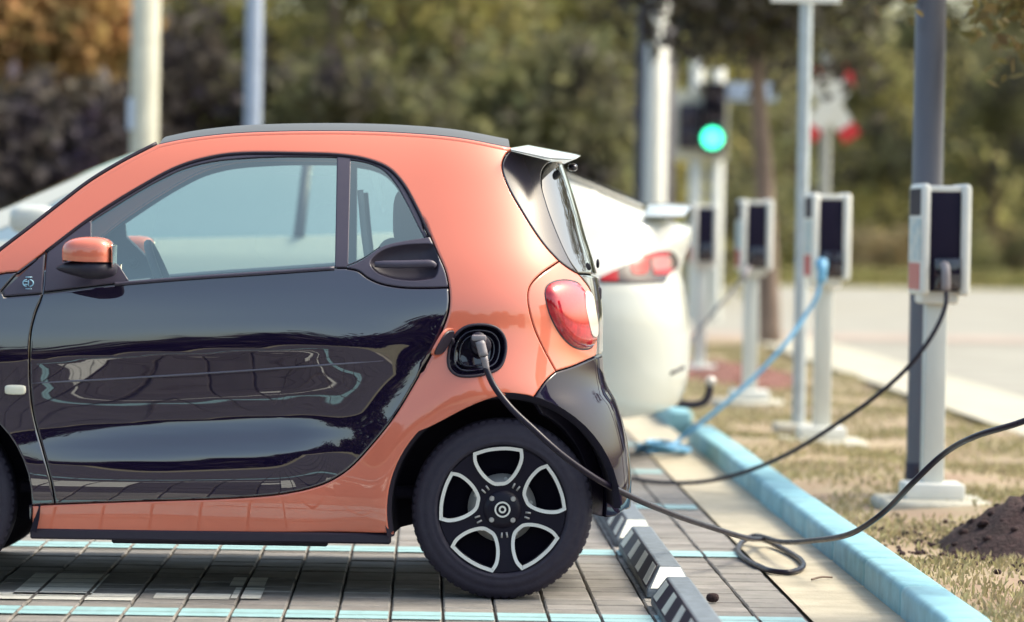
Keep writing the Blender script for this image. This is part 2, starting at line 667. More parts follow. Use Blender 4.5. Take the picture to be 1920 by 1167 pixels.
def panel(side, poly, holes=(), step=0.022, gap=0.0025, out=0.0, flange=0.02, fillet=0.006, bulge=None, fine=0.012):
    """surface panel with rounded edge and a returned flange; gives verts, faces, None, normals"""
    P = resample(np.array(poly, float), fine)
    if gap:
        P = offset_poly(P, gap)
    elif area2(P) < 0:
        P = P[::-1]
    Hs = [resample(np.array(h, float), fine) for h in holes]
    Hs = [h[::-1] if area2(h) > 0 else h for h in Hs]
    rings = [P] + Hs
    lo, hi = P.min(0), P.max(0)
    gx, gy = np.meshgrid(np.arange(lo[0], hi[0], step), np.arange(lo[1], hi[1], step))
    gx[1::2] += step / 2
    G = np.stack([gx.ravel(), gy.ravel()], 1)
    G = G[inside(P, G)]
    for h in Hs:
        G = G[~inside(h, G)]
    for r in rings:
        G = G[seg_dist(r, G) > step * 0.55 + (fillet if fillet else 0)]
    inner = []
    if fillet:
        for k, r in enumerate(rings):
            I = offset_poly(P, fillet) if k == 0 else offset_poly(r[::-1], -fillet)
            ok = inside(P, I)
            for h in Hs:
                ok &= ~inside(h, I)
            I = I[ok]
            for r2 in rings:
                I = I[seg_dist(r2, I) > fillet * 0.7]
            inner.append(I)
    allp = np.concatenate(rings + inner + [G])
    edges, nb = [], 0
    for r in rings:
        n = len(r)
        edges += [(nb + i, nb + (i + 1) % n) for i in range(n)]
        nb += n
    res = delaunay_2d_cdt([Vector(p) for p in allp], edges, [], 0, 1e-6)
    V = np.array([tuple(v) for v in res[0]])
    T = [tuple(f) for f in res[2]]
    tri = []
    for f in T:
        for k in range(1, len(f) - 1):
            tri.append((f[0], f[k], f[k + 1]))
    T = np.array(tri)
    cen = V[T].mean(1)
    ok = inside(P, cen)
    for h in Hs:
        ok &= ~inside(h, cen)
    T = T[ok]
    a2 = np.cross(V[T[:, 1]] - V[T[:, 0]], V[T[:, 2]] - V[T[:, 0]])
    T[a2 < 0] = T[a2 < 0][:, ::-1]
    T = T[np.abs(a2) > 1e-10]
    vs, ns = [], []
    bd = np.full(len(V), 1e9)
    near = np.zeros((len(V), 2))
    for r in rings:
        n = len(r)
        for i in range(n):
            a, b = r[i], r[(i + 1) % n]
            ab = b - a
            L2 = max(ab @ ab, 1e-12)
            t = np.clip(((V - a) @ ab) / L2, 0, 1)
            qd = a + t[:, None] * ab
            d = np.hypot(*(V - qd).T)
            m = d < bd
            bd[m] = d[m]
            nn = np.array([ab[1], -ab[0]]) / math.sqrt(L2)   # outward for ccw outer / cw holes
            near[m] = nn
    for i, (q, z) in enumerate(V):
        p = side.pos(q, z)
        n = side.nrm(q, z)
        o = out
        if bulge:
            o += bulge(q, z, bd[i])
        if bd[i] < 1e-5 and fillet:
            e = 0.004
            tq = (side.pos(min(q + e, side.qmax), z) - side.pos(q - e, z))
            tq = tq.normalized() if tq.length > 1e-9 else Vector((1, 0, 0))
            tz = (side.pos(q, z + e) - side.pos(q, z - e)).normalized()
            dirv = tq * near[i][0] + tz * near[i][1]
            n2 = (n * 0.75 + dirv * 0.7).normalized()
            p = p + n * (o - fillet * 0.35)
            n = n2
        else:
            p = p + n * o
        vs.append(p)
        ns.append(n)
    if bulge:      # recompute normals numerically from triangles for bulged lenses
        acc = [Vector((0, 0, 0)) for _ in vs]
        for t in T:
            fn = (vs[t[1]] - vs[t[0]]).cross(vs[t[2]] - vs[t[0]])
            for i in t:
                acc[i] += fn
        ns = [a.normalized() if a.length > 0 else n for a, n in zip(acc, ns)]
    fs = [tuple(int(i) for i in t) for t in T]
    if flange:
        # boundary edges used once
        cnt = {}
        for t in fs:
            for k in range(3):
                e = (t[k], t[(k + 1) % 3])
                cnt[frozenset(e)] = cnt.get(frozenset(e), 0) + 1
        for t in list(fs):
            for k in range(3):
                a, b = t[k], t[(k + 1) % 3]
                if cnt[frozenset((a, b))] == 1:
                    i0 = len(vs)
                    na, nb_ = side.nrm(*V[a]), side.nrm(*V[b])
                    pa, pb = vs[a], vs[b]
                    fn = (pb - pa).cross(-na).normalized()
                    vs += [pb, pa, pa - na * flange, pb - nb_ * flange]
                    ns += [-fn, -fn, -fn, -fn]
                    fs.append((i0, i0 + 1, i0 + 2, i0 + 3))
    return vs, fs, None, ns


def pobj(name, pn, m, parent, kind=None):
    """object from panel() output with its analytic normals"""
    return mobj(name, (pn[0], pn[1], pn[2]), m, parent, smooth=True, normals=pn[3], kind=kind)


def pmir(pn, yc):
    return ([Vector((v[0], 2 * yc - v[1], v[2])) for v in pn[0]], [tuple(reversed(f)) for f in pn[1]], pn[2],
            [Vector((n[0], -n[1], n[2])) for n in pn[3]])


def pjoin(*ps):
    vs, fs, mi, ns = [], [], [], []
    for p in ps:
        n = len(vs)
        vs += list(p[0])
        fs += [tuple(i + n for i in f) for f in p[1]]
        mi += list(p[2]) if p[2] is not None else [0] * len(p[1])
        ns += list(p[3])
    return vs, fs, mi, ns


def interp(xs, ys):
    """monotone cubic through knots"""
    xs, ys = np.array(xs, float), np.array(ys, float)
    h = np.diff(xs)
    d = np.diff(ys) / h
    m = np.zeros(len(xs))
    m[0], m[-1] = d[0], d[-1]
    for i in range(1, len(xs) - 1):
        if d[i - 1] * d[i] > 0:
            m[i] = 2 * d[i - 1] * d[i] / (d[i - 1] + d[i])
    xs, ys, m, h = xs.tolist(), ys.tolist(), m.tolist(), h.tolist()
    import bisect
    def f(x):
        if x <= xs[0]:
            return ys[0] + m[0] * (x - xs[0])
        if x >= xs[-1]:
            return ys[-1] + m[-1] * (x - xs[-1])
        i = bisect.bisect_right(xs, x) - 1
        t = (x - xs[i]) / h[i]
        t2, t3 = t * t, t * t * t
        return ((2 * t3 - 3 * t2 + 1) * ys[i] + (t3 - 2 * t2 + t) * h[i] * m[i]
                + (-2 * t3 + 3 * t2) * ys[i + 1] + (t3 - t2) * h[i] * m[i + 1])
    return f


def sstep(a, b, x):
    t = min(max((x - a) / (b - a), 0), 1)
    return t * t * (3 - 2 * t)

# ================================================================== ground and paving
def sheet(name, x0, x1, y0, y1, z, m, kind='structure', nx=1, ny=1, fn=None):
    vs, fs = [], []
    for j in range(ny + 1):
        for i in range(nx + 1):
            x, y = x0 + (x1 - x0) * i / nx, y0 + (y1 - y0) * j / ny
            vs.append((x, y, z + (fn(x, y) if fn else 0)))
    for j in range(ny):
        for i in range(nx):
            a = j * (nx + 1) + i
            fs.append((a, a + 1, a + nx + 2, a + nx + 1))
    return mobj(name, (vs, fs), m, kind=kind, smooth=bool(fn))


PX = 0.168                     # paver pitch
PY = 0.150
JX = -0.263                    # one joint line
XR_PAVE = JX + PX * 9          # right edge of the paved bays
YB = 11.62                     # near edge of the bay line in front of the car
BAY = 2.40
KX0, KX1 = 1.56, 1.71          # kerb

sheet('ground', -900, 900, -600, 1500, -0.05, mat('far_ground', (0.22, 0.20, 0.12), rough=0.95, var=0.2, vscale=0.1))
pav = sheet('parking_pavement', -9, XR_PAVE + .01, -8, 42, -0.014, sandm)


def paver_vf(w, d, ch=0.005, dep=0.03):
    a, b = w / 2, d / 2
    vs = [(-a + ch, -b + ch, 0), (a - ch, -b + ch, 0), (a - ch, b - ch, 0), (-a + ch, b - ch, 0),
          (-a, -b, -ch), (a, -b, -ch), (a, b, -ch), (-a, b, -ch),
          (-a, -b, -dep), (a, -b, -dep), (a, b, -dep), (-a, b, -dep)]
    fs = [(0, 1, 2, 3)]
    for k in range(4):
        j = (k + 1) % 4
        fs.append((4 + k, 4 + j, j, k))
        fs.append((8 + k, 8 + j, 4 + j, 4 + k))
    return vs, fs


pvs, pfs = paver_vf(PX - 0.007, PY - 0.009)
pme = bpy.data.meshes.new('paver')
pme.from_pydata(pvs, [], pfs)
pme.materials.append(paverm)
field_v, field_f, field_m = [], [], []
fvs, ffs = pvs[:8], [pfs[0], pfs[1], pfs[3], pfs[5], pfs[7]]
fvs = np.array(fvs)
n_single = 0
Y_ROW0 = YB - 0.04 - PY * 128
for j in range(0, 340):
    y = Y_ROW0 + PY * (j + .5)
    if y > 41 or y < -7:
        continue
    for i in range(-52, 9):
        x = JX + PX * (i + .5)
        if x < -8.9:
            continue
        dz = random.uniform(-0.0022, 0.0022)
        single = ((-1.75 < x < 0.55 and 11.5 < y < 13.6) or (0.55 <= x and 11.5 < y < 16.6)) and n_single < 300
        if single:
            o = bpy.data.objects.new('paver', pme)
            o.location = (x, y, dz)
            o.rotation_euler = (random.uniform(-.004, .004), random.uniform(-.004, .004), random.uniform(-.006, .006))
            link(o)
            o.parent = pav
            n_single += 1
        else:
            n0 = len(field_v) * 8
            field_v.append(fvs + np.array([x, y, dz]))
            field_f += [tuple(a + n0 for a in f) for f in ffs]
            field_m += [1 if y < 11.2 else 0] * 5
field = mobj('paver_field', (np.concatenate(field_v).tolist(), field_f, field_m), [paverm2, darkpaver], pav, kind='stuff')

# painted marks: thin films broken at the joints
def marks(name, rects, m, label=None, z=0.0046):
    vs, fs = [], []
    for (x0, x1, y0, y1) in rects:
        k0 = math.floor((x0 - JX) / PX)
        k1 = math.floor((x1 - JX) / PX)
        for k in range(k0, k1 + 1):
            a = max(x0, JX + k * PX + 0.006)
            b = min(x1, JX + (k + 1) * PX - 0.006)
            if b - a < 0.004:
                continue
            r0 = math.floor((y0 - Y_ROW0) / PY)
            r1 = math.floor((y1 - Y_ROW0) / PY)
            for r in range(r0, r1 + 1):
                c = max(y0, Y_ROW0 + r * PY + 0.006)
                d = min(y1, Y_ROW0 + (r + 1) * PY - 0.006)
                if d - c < 0.004:
                    continue
                n = len(vs)
                vs += [(a, c, z), (b, c, z), (b, d, z), (a, d, z)]
                fs.append((n, n + 1, n + 2, n + 3))
    o = mobj(name, (vs, fs), m, kind='structure')
    return o


LW = 0.23
for k in range(-1, 7):
    y = YB + BAY * k
    marks('bay_line', [(-6.0, XR_PAVE - .02, y, y + LW)], bluepaint)
# white pictogram stencilled in each bay (a car outline with a plug and lead)
pict = []
for (a, b, c, d) in [(-40, 258, 1116.5, 1124.5), (286, 434, 1116.5, 1124.5), (432, 497, 1105, 1124.5), (430, 503, 1086, 1101), (22, 206, 1079, 1116.5)]:
    g0, g1 = gnd(a, d), gnd(b, c)
    pict.append((g0.x, g1.x, g0.y, g1.y))
marks('bay_pictogram', pict, whitepaint)
near = []
for (x0, x1, y0, y1) in [(-1.60, -1.10, 0.55, 1.35), (-1.10, -0.30, 0.55, 0.62), (-0.42, -0.22, 0.62, 1.30), (-0.60, -0.42, 0.88, 1.02)]:
    near.append((x0, x1, YB - BAY + .25 + y0, YB - BAY + .25 + y1))
marks('bay_pictogram', near, whitepaint)

sheet('gutter', XR_PAVE + .01, KX0 + .005, -8, 42, -0.002, gutterm)


def kerb_run(name, y0, y1, label):
    t = thing(name, (KX0, y0, 0), label, 'kerb')
    y = y0
    while y < y1 - 0.05:
        l = min(1.0, y1 - y)
        dx = random.uniform(-.004, .004)
        mobj('kerb_stone', box(((KX0 + KX1) / 2 + dx, y + l / 2, 0.005), (KX1 - KX0, l - 0.012, 0.19), 0.024, seg=3), kerbblue, t, auto=40)
        y += 1.0
    return t


kerb_run('painted_kerb', 7.0, 21.7, 'long light blue painted kerb beside the dry grass')
kerb_run('painted_kerb', 23.4, 36.0, 'short light blue kerb further back behind the white car')

# verge, path, road beyond
def verge_h(x, y):
    return 0.02 * math.sin(x * 3.1 + y * 0.7) + 0.015 * math.sin(y * 2.3 - x * 1.7)


sheet('grass_verge', KX1, 3.62, -6, 42, 0.02, turf, nx=14, ny=120, fn=verge_h)
sheet('verge_edge', 3.60, 3.72, -6, 42, 0.055, walkm)
sheet('footpath', 3.70, 4.45, -6, 42, 0.05, walkm)
sheet('road', -300, 300, 42, 90, -0.012, asphalt)
sheet('side_road', 4.45, 40, -40, 42.01, -0.016, asphalt)
sheet('cycle_lane', 3, 60, 43.2, 46.2, -0.004, pinkm)
sheet('far_verge', -200, 200, 86, 130, 0.0, mat('far_dry_grass', (0.30, 0.27, 0.13), rough=0.95, var=0.25, vscale=0.6), nx=2, ny=2)

# grass blades on the verge
def blades(name, n, x0, x1, y0, y1, h0, h1, m, zf, w=0.006, mask=None):
    xs = rng.uniform(x0, x1, n)
    ys = y0 + (y1 - y0) * rng.uniform(0, 1, n) ** 1.35
    keep = (np.sin(xs * 5.1 + ys * 1.9) + np.sin(ys * 3.7 - xs * 2.3) + rng.uniform(-1.6, 1.6, n)) > -0.1
    xs, ys = xs[keep], ys[keep]
    n = len(xs)
    h = rng.uniform(h0, h1, n)
    a = rng.uniform(0, 2 * np.pi, n)
    lean = rng.uniform(0.2, 1.1, n) * h
    la = rng.uniform(0, 2 * np.pi, n)
    ww = w * (1 + (ys - y0) * 0.06)
    z = np.array([zf(x, y) for x, y in zip(xs, ys)])
    V = np.zeros((n, 4, 3))
    V[:, 0] = np.stack([xs - np.cos(a) * ww, ys - np.sin(a) * ww, z - 0.01], 1)
    V[:, 1] = np.stack([xs + np.cos(a) * ww, ys + np.sin(a) * ww, z - 0.01], 1)
    V[:, 2] = np.stack([xs + np.cos(a) * ww * .6 + np.cos(la) * lean * .4, ys + np.sin(a) * ww * .6 + np.sin(la) * lean * .4, z + h * .65], 1)
    V[:, 3] = np.stack([xs + np.cos(la) * lean, ys + np.sin(la) * lean, z + h], 1)
    F = [(4 * i, 4 * i + 1, 4 * i + 2, 4 * i + 3) for i in range(n)]
    return mobj(name, (V.reshape(-1, 3).tolist(), F), m, kind='stuff')


tag(blades('verge_grass', 70000, KX1 + .03, 3.6, 11.2, 40, 0.008, 0.034, grassm, lambda x, y: 0.02 + verge_h(x, y)),
    'dry yellowing grass on the verge behind the blue kerb', 'grass')
tag(blades('far_grass', 16000, -14, 20, 88, 100, 0.15, 0.5, leaf_mat('far_grass_blades', (0.30, 0.27, 0.12), (0.20, 0.20, 0.08)), lambda x, y: 0, w=0.03),
    'strip of dry grass across the road below the trees', 'grass')


# heaps of soil
def heap(name, c, rx, ry, h, m, label, n=22, cat='soil heap'):
    vs, fs = [], []
    r2 = random.Random(hash(name) % 999 + int(c[0] * 100))
    for j in range(n + 1):
        for i in range(n + 1):
            u, v = 2 * i / n - 1, 2 * j / n - 1
            d = math.hypot(u, v)
            hh = h * max(0, 1 - d ** 1.6) ** 1.1
            k = 1 if d < 1 else 0
            hh += k * h * (0.13 * math.sin(9 * u + 4 * v) * math.cos(7 * v - 3 * u) + r2.uniform(-.14, .14)) * (1 - d) ** .5 if k else 0
            vs.append((c[0] + u * rx, c[1] + v * ry, c[2] + max(hh, -0.02) - (0.02 if d >= 1 else 0)))
    for j in range(n):
        for i in range(n):
            a = j * (n + 1) + i
            fs.append((a, a + 1, a + n + 2, a + n + 1))
    # loose clods
    base = (vs, fs)
    parts = [base]
    for _ in range(90):
        a, d = r2.uniform(0, 6.28), r2.uniform(0, 1) ** .6
        s = r2.uniform(.008, .024)
        hz = h * max(0, 1 - d ** 1.6) ** 1.1
        parts.append(superell((c[0] + rx * d * math.cos(a), c[1] + ry * d * math.sin(a), c[2] + hz + s * .2), (s, s, s * .7), 1, 1, 6, 4))
    return tag(mobj(name, join(*parts), m, smooth=True), label, cat)


heap('soil_heap', (2.49, 14.7, 0.01), 0.42, 0.5, 0.215, soilm, 'dark brown soil heap at right edge beside the near charger base')
heap('mulch_heap', (2.45, 31.5, 0.02), 0.75, 2.6, 0.10, mulchm, 'reddish mulch bed round the far charging posts', n=26, cat='mulch')

rs_ = random.Random(5)
cr = []
for _ in range(420):
    a, d = rs_.uniform(0, 6.28), abs(rs_.gauss(0, .5))
    x, y = 2.28 + d * math.cos(a) * .75, 14.4 + d * math.sin(a) * 1.5
    if x < KX1 + .04:
        continue
    s = rs_.uniform(.006, .018)
    cr.append(superell((x, y, .022 + verge_h(x, y) + s * .3), (s, s, s * .7), 1, 1, 6, 4))
tag(mobj('soil_crumbs', join(*cr), soilm, smooth=True, kind='stuff'), 'loose soil crumbs scattered round the dark soil heap', 'soil')

# ================================================================== wheel stops
def wheel_stop(y0, y1, label):
    xc = 0.845
    t = thing('wheel_stop', (xc, y0, 0), label, 'wheel stop', 'wheel stops along the bay heads')
    hb, ht, h = 0.082, 0.036, 0.105
    e = 0.085
    vs = [(xc - hb, y0, .005), (xc + hb, y0, .005), (xc + hb, y1, .005), (xc - hb, y1, .005),
          (xc - hb, y0, .028), (xc + hb, y0, .028), (xc + hb, y1, .028), (xc - hb, y1, .028),
          (xc - ht, y0 + e, h), (xc + ht, y0 + e, h), (xc + ht, y1 - e, h), (xc - ht, y1 - e, h)]
    fs = [(0, 1, 5, 4), (1, 2, 6, 5), (2, 3, 7, 6), (3, 0, 4, 7), (4, 5, 9, 8), (5, 6, 10, 9), (6, 7, 11, 10), (7, 4, 8, 11), (8, 9, 10, 11)]
    body = mobj('rubber_body', (vs, fs), stopblack, t)
    bv = body.modifiers.new('edge', 'BEVEL')
    bv.width, bv.segments = 0.006, 2

    def quad_on(p, name, m, lift=0.0035):
        a, b, c, d = [Vector(q) for q in p]
        n = (b - a).cross(d - a).normalized()
        o = [q + n * lift for q in (a, b, c, d)]
        i = [q - n * 0.002 for q in (a, b, c, d)]
        f = [(0, 1, 2, 3), (0, 4, 5, 1), (1, 5, 6, 2), (2, 6, 7, 3), (3, 7, 4, 0)]
        mobj(name, (o + i, f), m, t)

    A, B, C, D = Vector(vs[4]), Vector(vs[7]), Vector(vs[11]), Vector(vs[8])
    def L(u, v):      # on left slope: u along, v up
        lo = A.lerp(B, u)
        hi = D.lerp(C, u)
        return lo.lerp(hi, v)
    quad_on([L(0.93, .03), L(0.03, .03), L(0.03, .97), L(0.93, .97)], 'black_band', stopside, 0.002)
    n = 4
    for k in range(n):
        u = 0.10 + 0.80 * k / (n - 1)
        du, sl = 0.050, 0.0
        quad_on([L(u + du, .10), L(u - du, .10), L(u - du + sl, .88), L(u + du + sl, .88)], 'white_stripe', reflw)
    A, B, C, D = Vector(vs[4]), Vector(vs[5]), Vector(vs[9]), Vector(vs[8])
    def E(u, v):
        return A.lerp(B, u).lerp(D.lerp(C, u), v)
    quad_on([E(.06, .06), E(.94, .06), E(.94, .92), E(.06, .92)], 'end_reflector', reflw)
    return t


wheel_stop(10.6, 12.20, 'black wheel stop with white stripes cut by the bottom edge')
wheel_stop(12.42, 14.25, 'whole striped wheel stop just right of the rear tyre')
wheel_stop(14.45, 16.25, 'striped wheel stop half hidden behind the rear bumper')

# a small dark pebble and twigs on the paving
g = gnd(1336, 1131)
tag(mobj('pebble', superell((g.x, g.y, .018), (.022, .02, .016), .8, .9, 10, 6), soilm, smooth=True), 'small dark clod lying beside the wheel stop', 'pebble')
g, g2 = gnd(1522, 1090), gnd(1560, 1086)
tag(mobj('twig', tube([(g.x, g.y, .006), ((g.x + g2.x) / 2, (g.y + g2.y) / 2 + .01, .01), (g2.x, g2.y, .006)], .004, 6), bark), 'short thin twig lying in the concrete gutter', 'twig')

# ================================================================== the small black and orange car
YN = 12.25
YC = YN + 0.83
S_ = FPX / YN


def X_(px, Y=YN):
    return at(px, 600, Y).x


def Z_(py, px=900, Y=YN):
    return at(px, py, Y).z


prof_door = interp([.10, .20, .27, .34, .40, .46, .50, .55, .59, .65, .72, .765, .79, .815, .87, .94, 1.0, 1.06, 1.12, 1.25, 1.35, 1.45, 1.52, 1.60],
                   [.075, .045, .026, .012, .008, .010, .019, .038, .045, .042, .030, .020, .014, .008, .010, .019, .030, .046, .066, .124, .172, .226, .275, .35])
prof_rear = interp([.10, .20, .27, .34, .45, .60, .75, .85, .93, 1.0, 1.06, 1.12, 1.25, 1.35, 1.45, 1.52, 1.60],
                   [.075, .045, .026, .014, .006, .002, .002, .008, .020, .034, .050, .070, .126, .173, .226, .275, .35])
XW = X_(948, 12.33)                 # rear wheel centre
ZW = 0.302
XD0, XD1 = X_(90), X_(600)


def half_s(x, z):
    m = sstep(X_(-120), X_(330), x) * (1 - sstep(X_(520), X_(730), x))
    zz = z
    if z < 1.0:
        zz = z - 0.062 * (x - X_(400)) * sstep(1.0, 0.85, z) * sstep(.25, .5, z)
    d = prof_door(zz) * m + prof_rear(z) * (1 - m)
    r = math.hypot(x - XW, z - ZW)
    d -= 0.014 * math.exp(-((r - 0.395) / 0.07) ** 2)
    d += 0.012 * math.exp(-((r - 0.58) / 0.10) ** 2) * sstep(1.05, .9, z)
    # roof taper toward the tail
    d += 0.05 * sstep(.95, 1.5, z) * sstep(X_(500), X_(1000), x)
    return 0.83 - d


_sil = [(305, 1052), (350, 1068), (400, 1084), (450, 1099), (510, 1118), (560, 1127), (610, 1131), (655, 1131), (690, 1133), (722, 1140), (755, 1158), (800, 1173), (850, 1184), (920, 1190), (955, 1189), (1000, 1172)]
_zs = [at(1100, y, YC - .3).z for y, x in _sil][::-1]
_xs = [at(x, 600, YC - .1).x for y, x in _sil][::-1]
xr_s = interp(_zs, _xs)
xf_s = interp([.15, .3, .5, .7, .85, 1.0], [X_(-320), X_(-350), X_(-352), X_(-338), X_(-310), X_(-250)])
SS = Side(YC, half_s, X_(790), xr_s, 2.7, X_(-130), xf_s, 2.5)

car = thing('compact_car', (X_(420), YC, 0), 'small two-door black and orange car plugged in at its rear flank', 'car')

# ---- shared traced curves (photo pixels)
c_bot = [(103, 946.5, 'c'), (255, 941), (401, 936.5), (480, 932), (529, 927), (583, 916), (620, 902), (656, 878), (704, 826), (740, 780), (779, 716), (813, 656), (830, 617), (841, 584), (842.5, 552), (836, 512), (820, 474), (803, 436), (779, 385), (755, 343), (728, 315), (690, 299), (642, 290.5), (560, 287), (450, 287), (400, 293), (336, 311), (260, 351), (168, 409), (86, 471, 'c')]
c_roof = [(298, 275, 'c'), (350, 264.5), (430, 255), (520, 251), (640, 250), (760, 254), (860, 263), (956, 281, 'c')]
c_apil = [(-85, 548, 'c'), (0, 478), (60, 432), (120, 385), (171, 346), (230, 310), (298, 275, 'c')]
c_quart = [(956, 281, 'c'), (945, 297), (942, 316), (953, 350), (980, 398), (1004, 436), (1024, 463), (1049, 490, 'c')]
c_quart2 = [(1049, 490, 'c'), (1068, 504), (1086, 514, 'c')]
c_surr = [(1049, 490, 'c'), (1010, 518), (993, 539), (990, 562), (1000, 610), (1020, 655), (1043, 697, 'c')]
c_bump = [(1043, 697, 'c'), (1024, 714), (1001, 746, 'c')]
# wheel arch as a circle in the side plane
def arch(r, a0, a1, n=22, zc=None):
    return [(XW + r * math.cos(a0 + (a1 - a0) * i / n), (zc or ZW) + r * math.sin(a0 + (a1 - a0) * i / n)) for i in range(n + 1)]


bump_corner = SS.px(1001, 746)
a_top = math.atan2(bump_corner[1] - ZW, bump_corner[0] - XW)
r_top = math.hypot(bump_corner[1] - ZW, bump_corner[0] - XW)
z_sill = SS.px(742, 1001)[1]
RA = 0.382
a_low = math.pi - math.asin((z_sill - ZW) / RA)


def qz(curve, sub=6):
    return SS.pxl(curve, sub, closed=False)


def pobj2(name, pn, m, parent, far=None):
    pobj(name, pn, m, parent)
    pobj(name, pmir(far or pn, YC), m, parent)


def weld(pn):
    """both halves of a panel that crosses the middle of the car, sewn along the centre line"""
    far = pmir(pn, YC)
    vs, fs, ns, key, mp = [], [], [], {}, []
    for src in (pn, far):
        mp = []
        for v, n in zip(src[0], src[3]):
            if abs(v[1] - YC) < .006:
                k = (round(v[0], 3), round(v[2], 3))
                if k in key:
                    mp.append(key[k])
                    continue
                key[k] = len(vs)
                v = Vector((v[0], YC, v[2]))
            mp.append(len(vs))
            vs.append(v)
            ns.append(n)
        for f in src[1]:
            g_ = tuple(mp[i] for i in f)
            if len(set(g_)) == len(g_):
                fs.append(g_)
    return vs, fs, None, ns


def chain(*cs):
    out = []
    for c in cs:
        for p in c:
            if not out or math.hypot(p[0] - out[-1][0], p[1] - out[-1][1]) > 1e-4:
                out.append(p)
    if math.hypot(out[0][0] - out[-1][0], out[0][1] - out[-1][1]) < 1e-4:
        out.pop()
    return out


q_bot, q_roof, q_apil, q_quart, q_quart2, q_surr, q_bump = map(qz, (c_bot, c_roof, c_apil, c_quart, c_quart2, c_surr, c_bump))
arch_main = [(XW + (r_top + (RA - r_top) * i / 26) * math.cos(a_top + (a_low - a_top) * i / 26),
              ZW + (r_top + (RA - r_top) * i / 26) * math.sin(a_top + (a_low - a_top) * i / 26)) for i in range(27)]
# safety cell (orange frame): A-pillar, roof rail, C-pillar, quarter, sill
front_top = qz([(86, 471, 'c'), (34, 510, 'c'), (0, 514), (-85, 548, 'c')], 3)
cell = chain(q_apil, q_roof, q_quart, q_surr, q_bump, arch_main, [SS.px(742, 1001), SS.px(60, 999), SS.px(60, 949)], q_bot, front_top)
port = [(850, 634), (872, 614), (905, 609), (932, 616), (946, 634), (948, 660), (938, 688), (915, 700), (880, 706), (856, 703), (843, 690), (841, 665)]
q_port = SS.pxl(port, 5)
pc = panel(SS, cell, holes=[q_port], step=0.02)
pobj2('safety_cell', pc, orange, car, panel(SS, cell, step=0.03, fine=.02))

# sill kick line
# ---- tail lamp surround
surr = chain(q_surr, qz([(1043, 697, 'c'), (1075, 687), (1118, 668, 'c')]), qz([(1118, 668, 'c'), (1120, 640), (1117, 590), (1108, 545), (1086, 514, 'c')]), q_quart2[::-1])
ps = panel(SS, surr, step=0.014, fine=.009)
pobj2('lamp_surround', ps, orange, car)
lamp = [(1021, 545), (1027, 533), (1045, 525), (1070, 525), (1088, 533), (1102, 560), (1111, 595), (1115, 630), (1111, 652), (1095, 657), (1075, 652), (1055, 635), (1036, 605), (1025, 575)]
q_lamp = SS.pxl(lamp, 5)
def lens_b(q, z, d):
    return 0.022 * (1 - math.exp(-d / 0.018))
pl = panel(SS, q_lamp, step=0.008, fine=.006, gap=0.004, out=0.001, flange=.012, fillet=.003, bulge=lens_b)
q_white = SS.pxl([(1089, 548), (1098, 552), (1106, 585), (1110, 618), (1107, 632), (1100, 630), (1093, 605), (1087, 575)], 4)
pw_ = panel(SS, q_white, step=0.008, fine=.006, gap=0, out=0.0245, flange=.006, fillet=.003)
pr_ = panel(SS, q_lamp, step=0.012, fine=.006, gap=0.0, out=0.0015, flange=.01, fillet=.003)
for f, nm in ((lambda p: p, 0), (lambda p: pmir(p, YC), 1)):
    tl = pobj('tail_lamp', f(pl), redlens, car)
    pobj('reversing_lens', f(pw_), clearlens, tl)
    pobj('lamp_bezel', f(pr_), darkp, tl)

# ---- gloss black quarter panel, hatch glass, tailgate
q_right = qz([(1086, 514, 'c'), (1069, 489), (1045, 438), (1025, 384), (1015, 342), (1018, 320), (1034, 301, 'c')])
q_top = qz([(1034, 301, 'c'), (995, 291), (956, 281, 'c')], 3)
quarter = chain(q_quart, q_quart2, q_right, q_top)
pq = panel(SS, quarter, step=0.014, fine=.009)
pobj2('rear_quarter_panel', pq, mat('quarter_black', (0.030, 0.028, 0.045), rough=0.22, spec=.9), car)
zt, zb = q_right[-1][1], q_right[0][1]
hg = chain(q_right, [(SS.qmax + .001, zt + .01), (SS.qmax + .001, zb - .01)])
ph = panel(SS, hg, step=0.02, fine=.012, gap=.004, out=-0.002)
hatch = pobj('hatch_glass', weld(ph), hatch_glass, car)
# tailgate below the glass
lamp_edge = qz([(1118, 668, 'c'), (1120, 640), (1117, 590), (1108, 545), (1086, 514, 'c')])
zg = lamp_edge[0][1]
tg = chain(lamp_edge, [(SS.qmax + .001, zb - .014), (SS.qmax + .001, zg)])
pt = panel(SS, tg, step=0.02, fine=.012, gap=.003)
gate = pobj('tailgate', weld(pt), mat('tailgate_gloss', (0.09, 0.085, 0.085), rough=0.12, coat=1.0), car)
p0 = SS.pos(SS.qmax - .05, (zb + zg) / 2)
mobj('number_plate', box((xr_s((zb + zg) / 2 - .03) - .022, YC, (zb + zg) / 2 - .03), (.012, .46, .11), .004), mat('plate_white', (.75, .75, .7), rough=.4), car)
# wiper spindle knob and pivot on the hatch
k = at(1074, 314, YC - .25)
mobj('wiper_knob', superell((k.x, k.y, k.z), (.017, .05, .014), .8, .8, 12, 8), gloss_black, car, smooth=True)
k = at(1123, 500, YC - .3)
mobj('hatch_latch', join(superell((k.x - .004, k.y, k.z + .01), (.006, .03, .016), .8, .8, 10, 6)), darkp, car, smooth=True)
k = at(1126, 552, YC - .3)
mobj('gate_handle', box((k.x - .008, YC, k.z), (.03, .5, .05), .01, seg=2), darkp, car, auto=40)

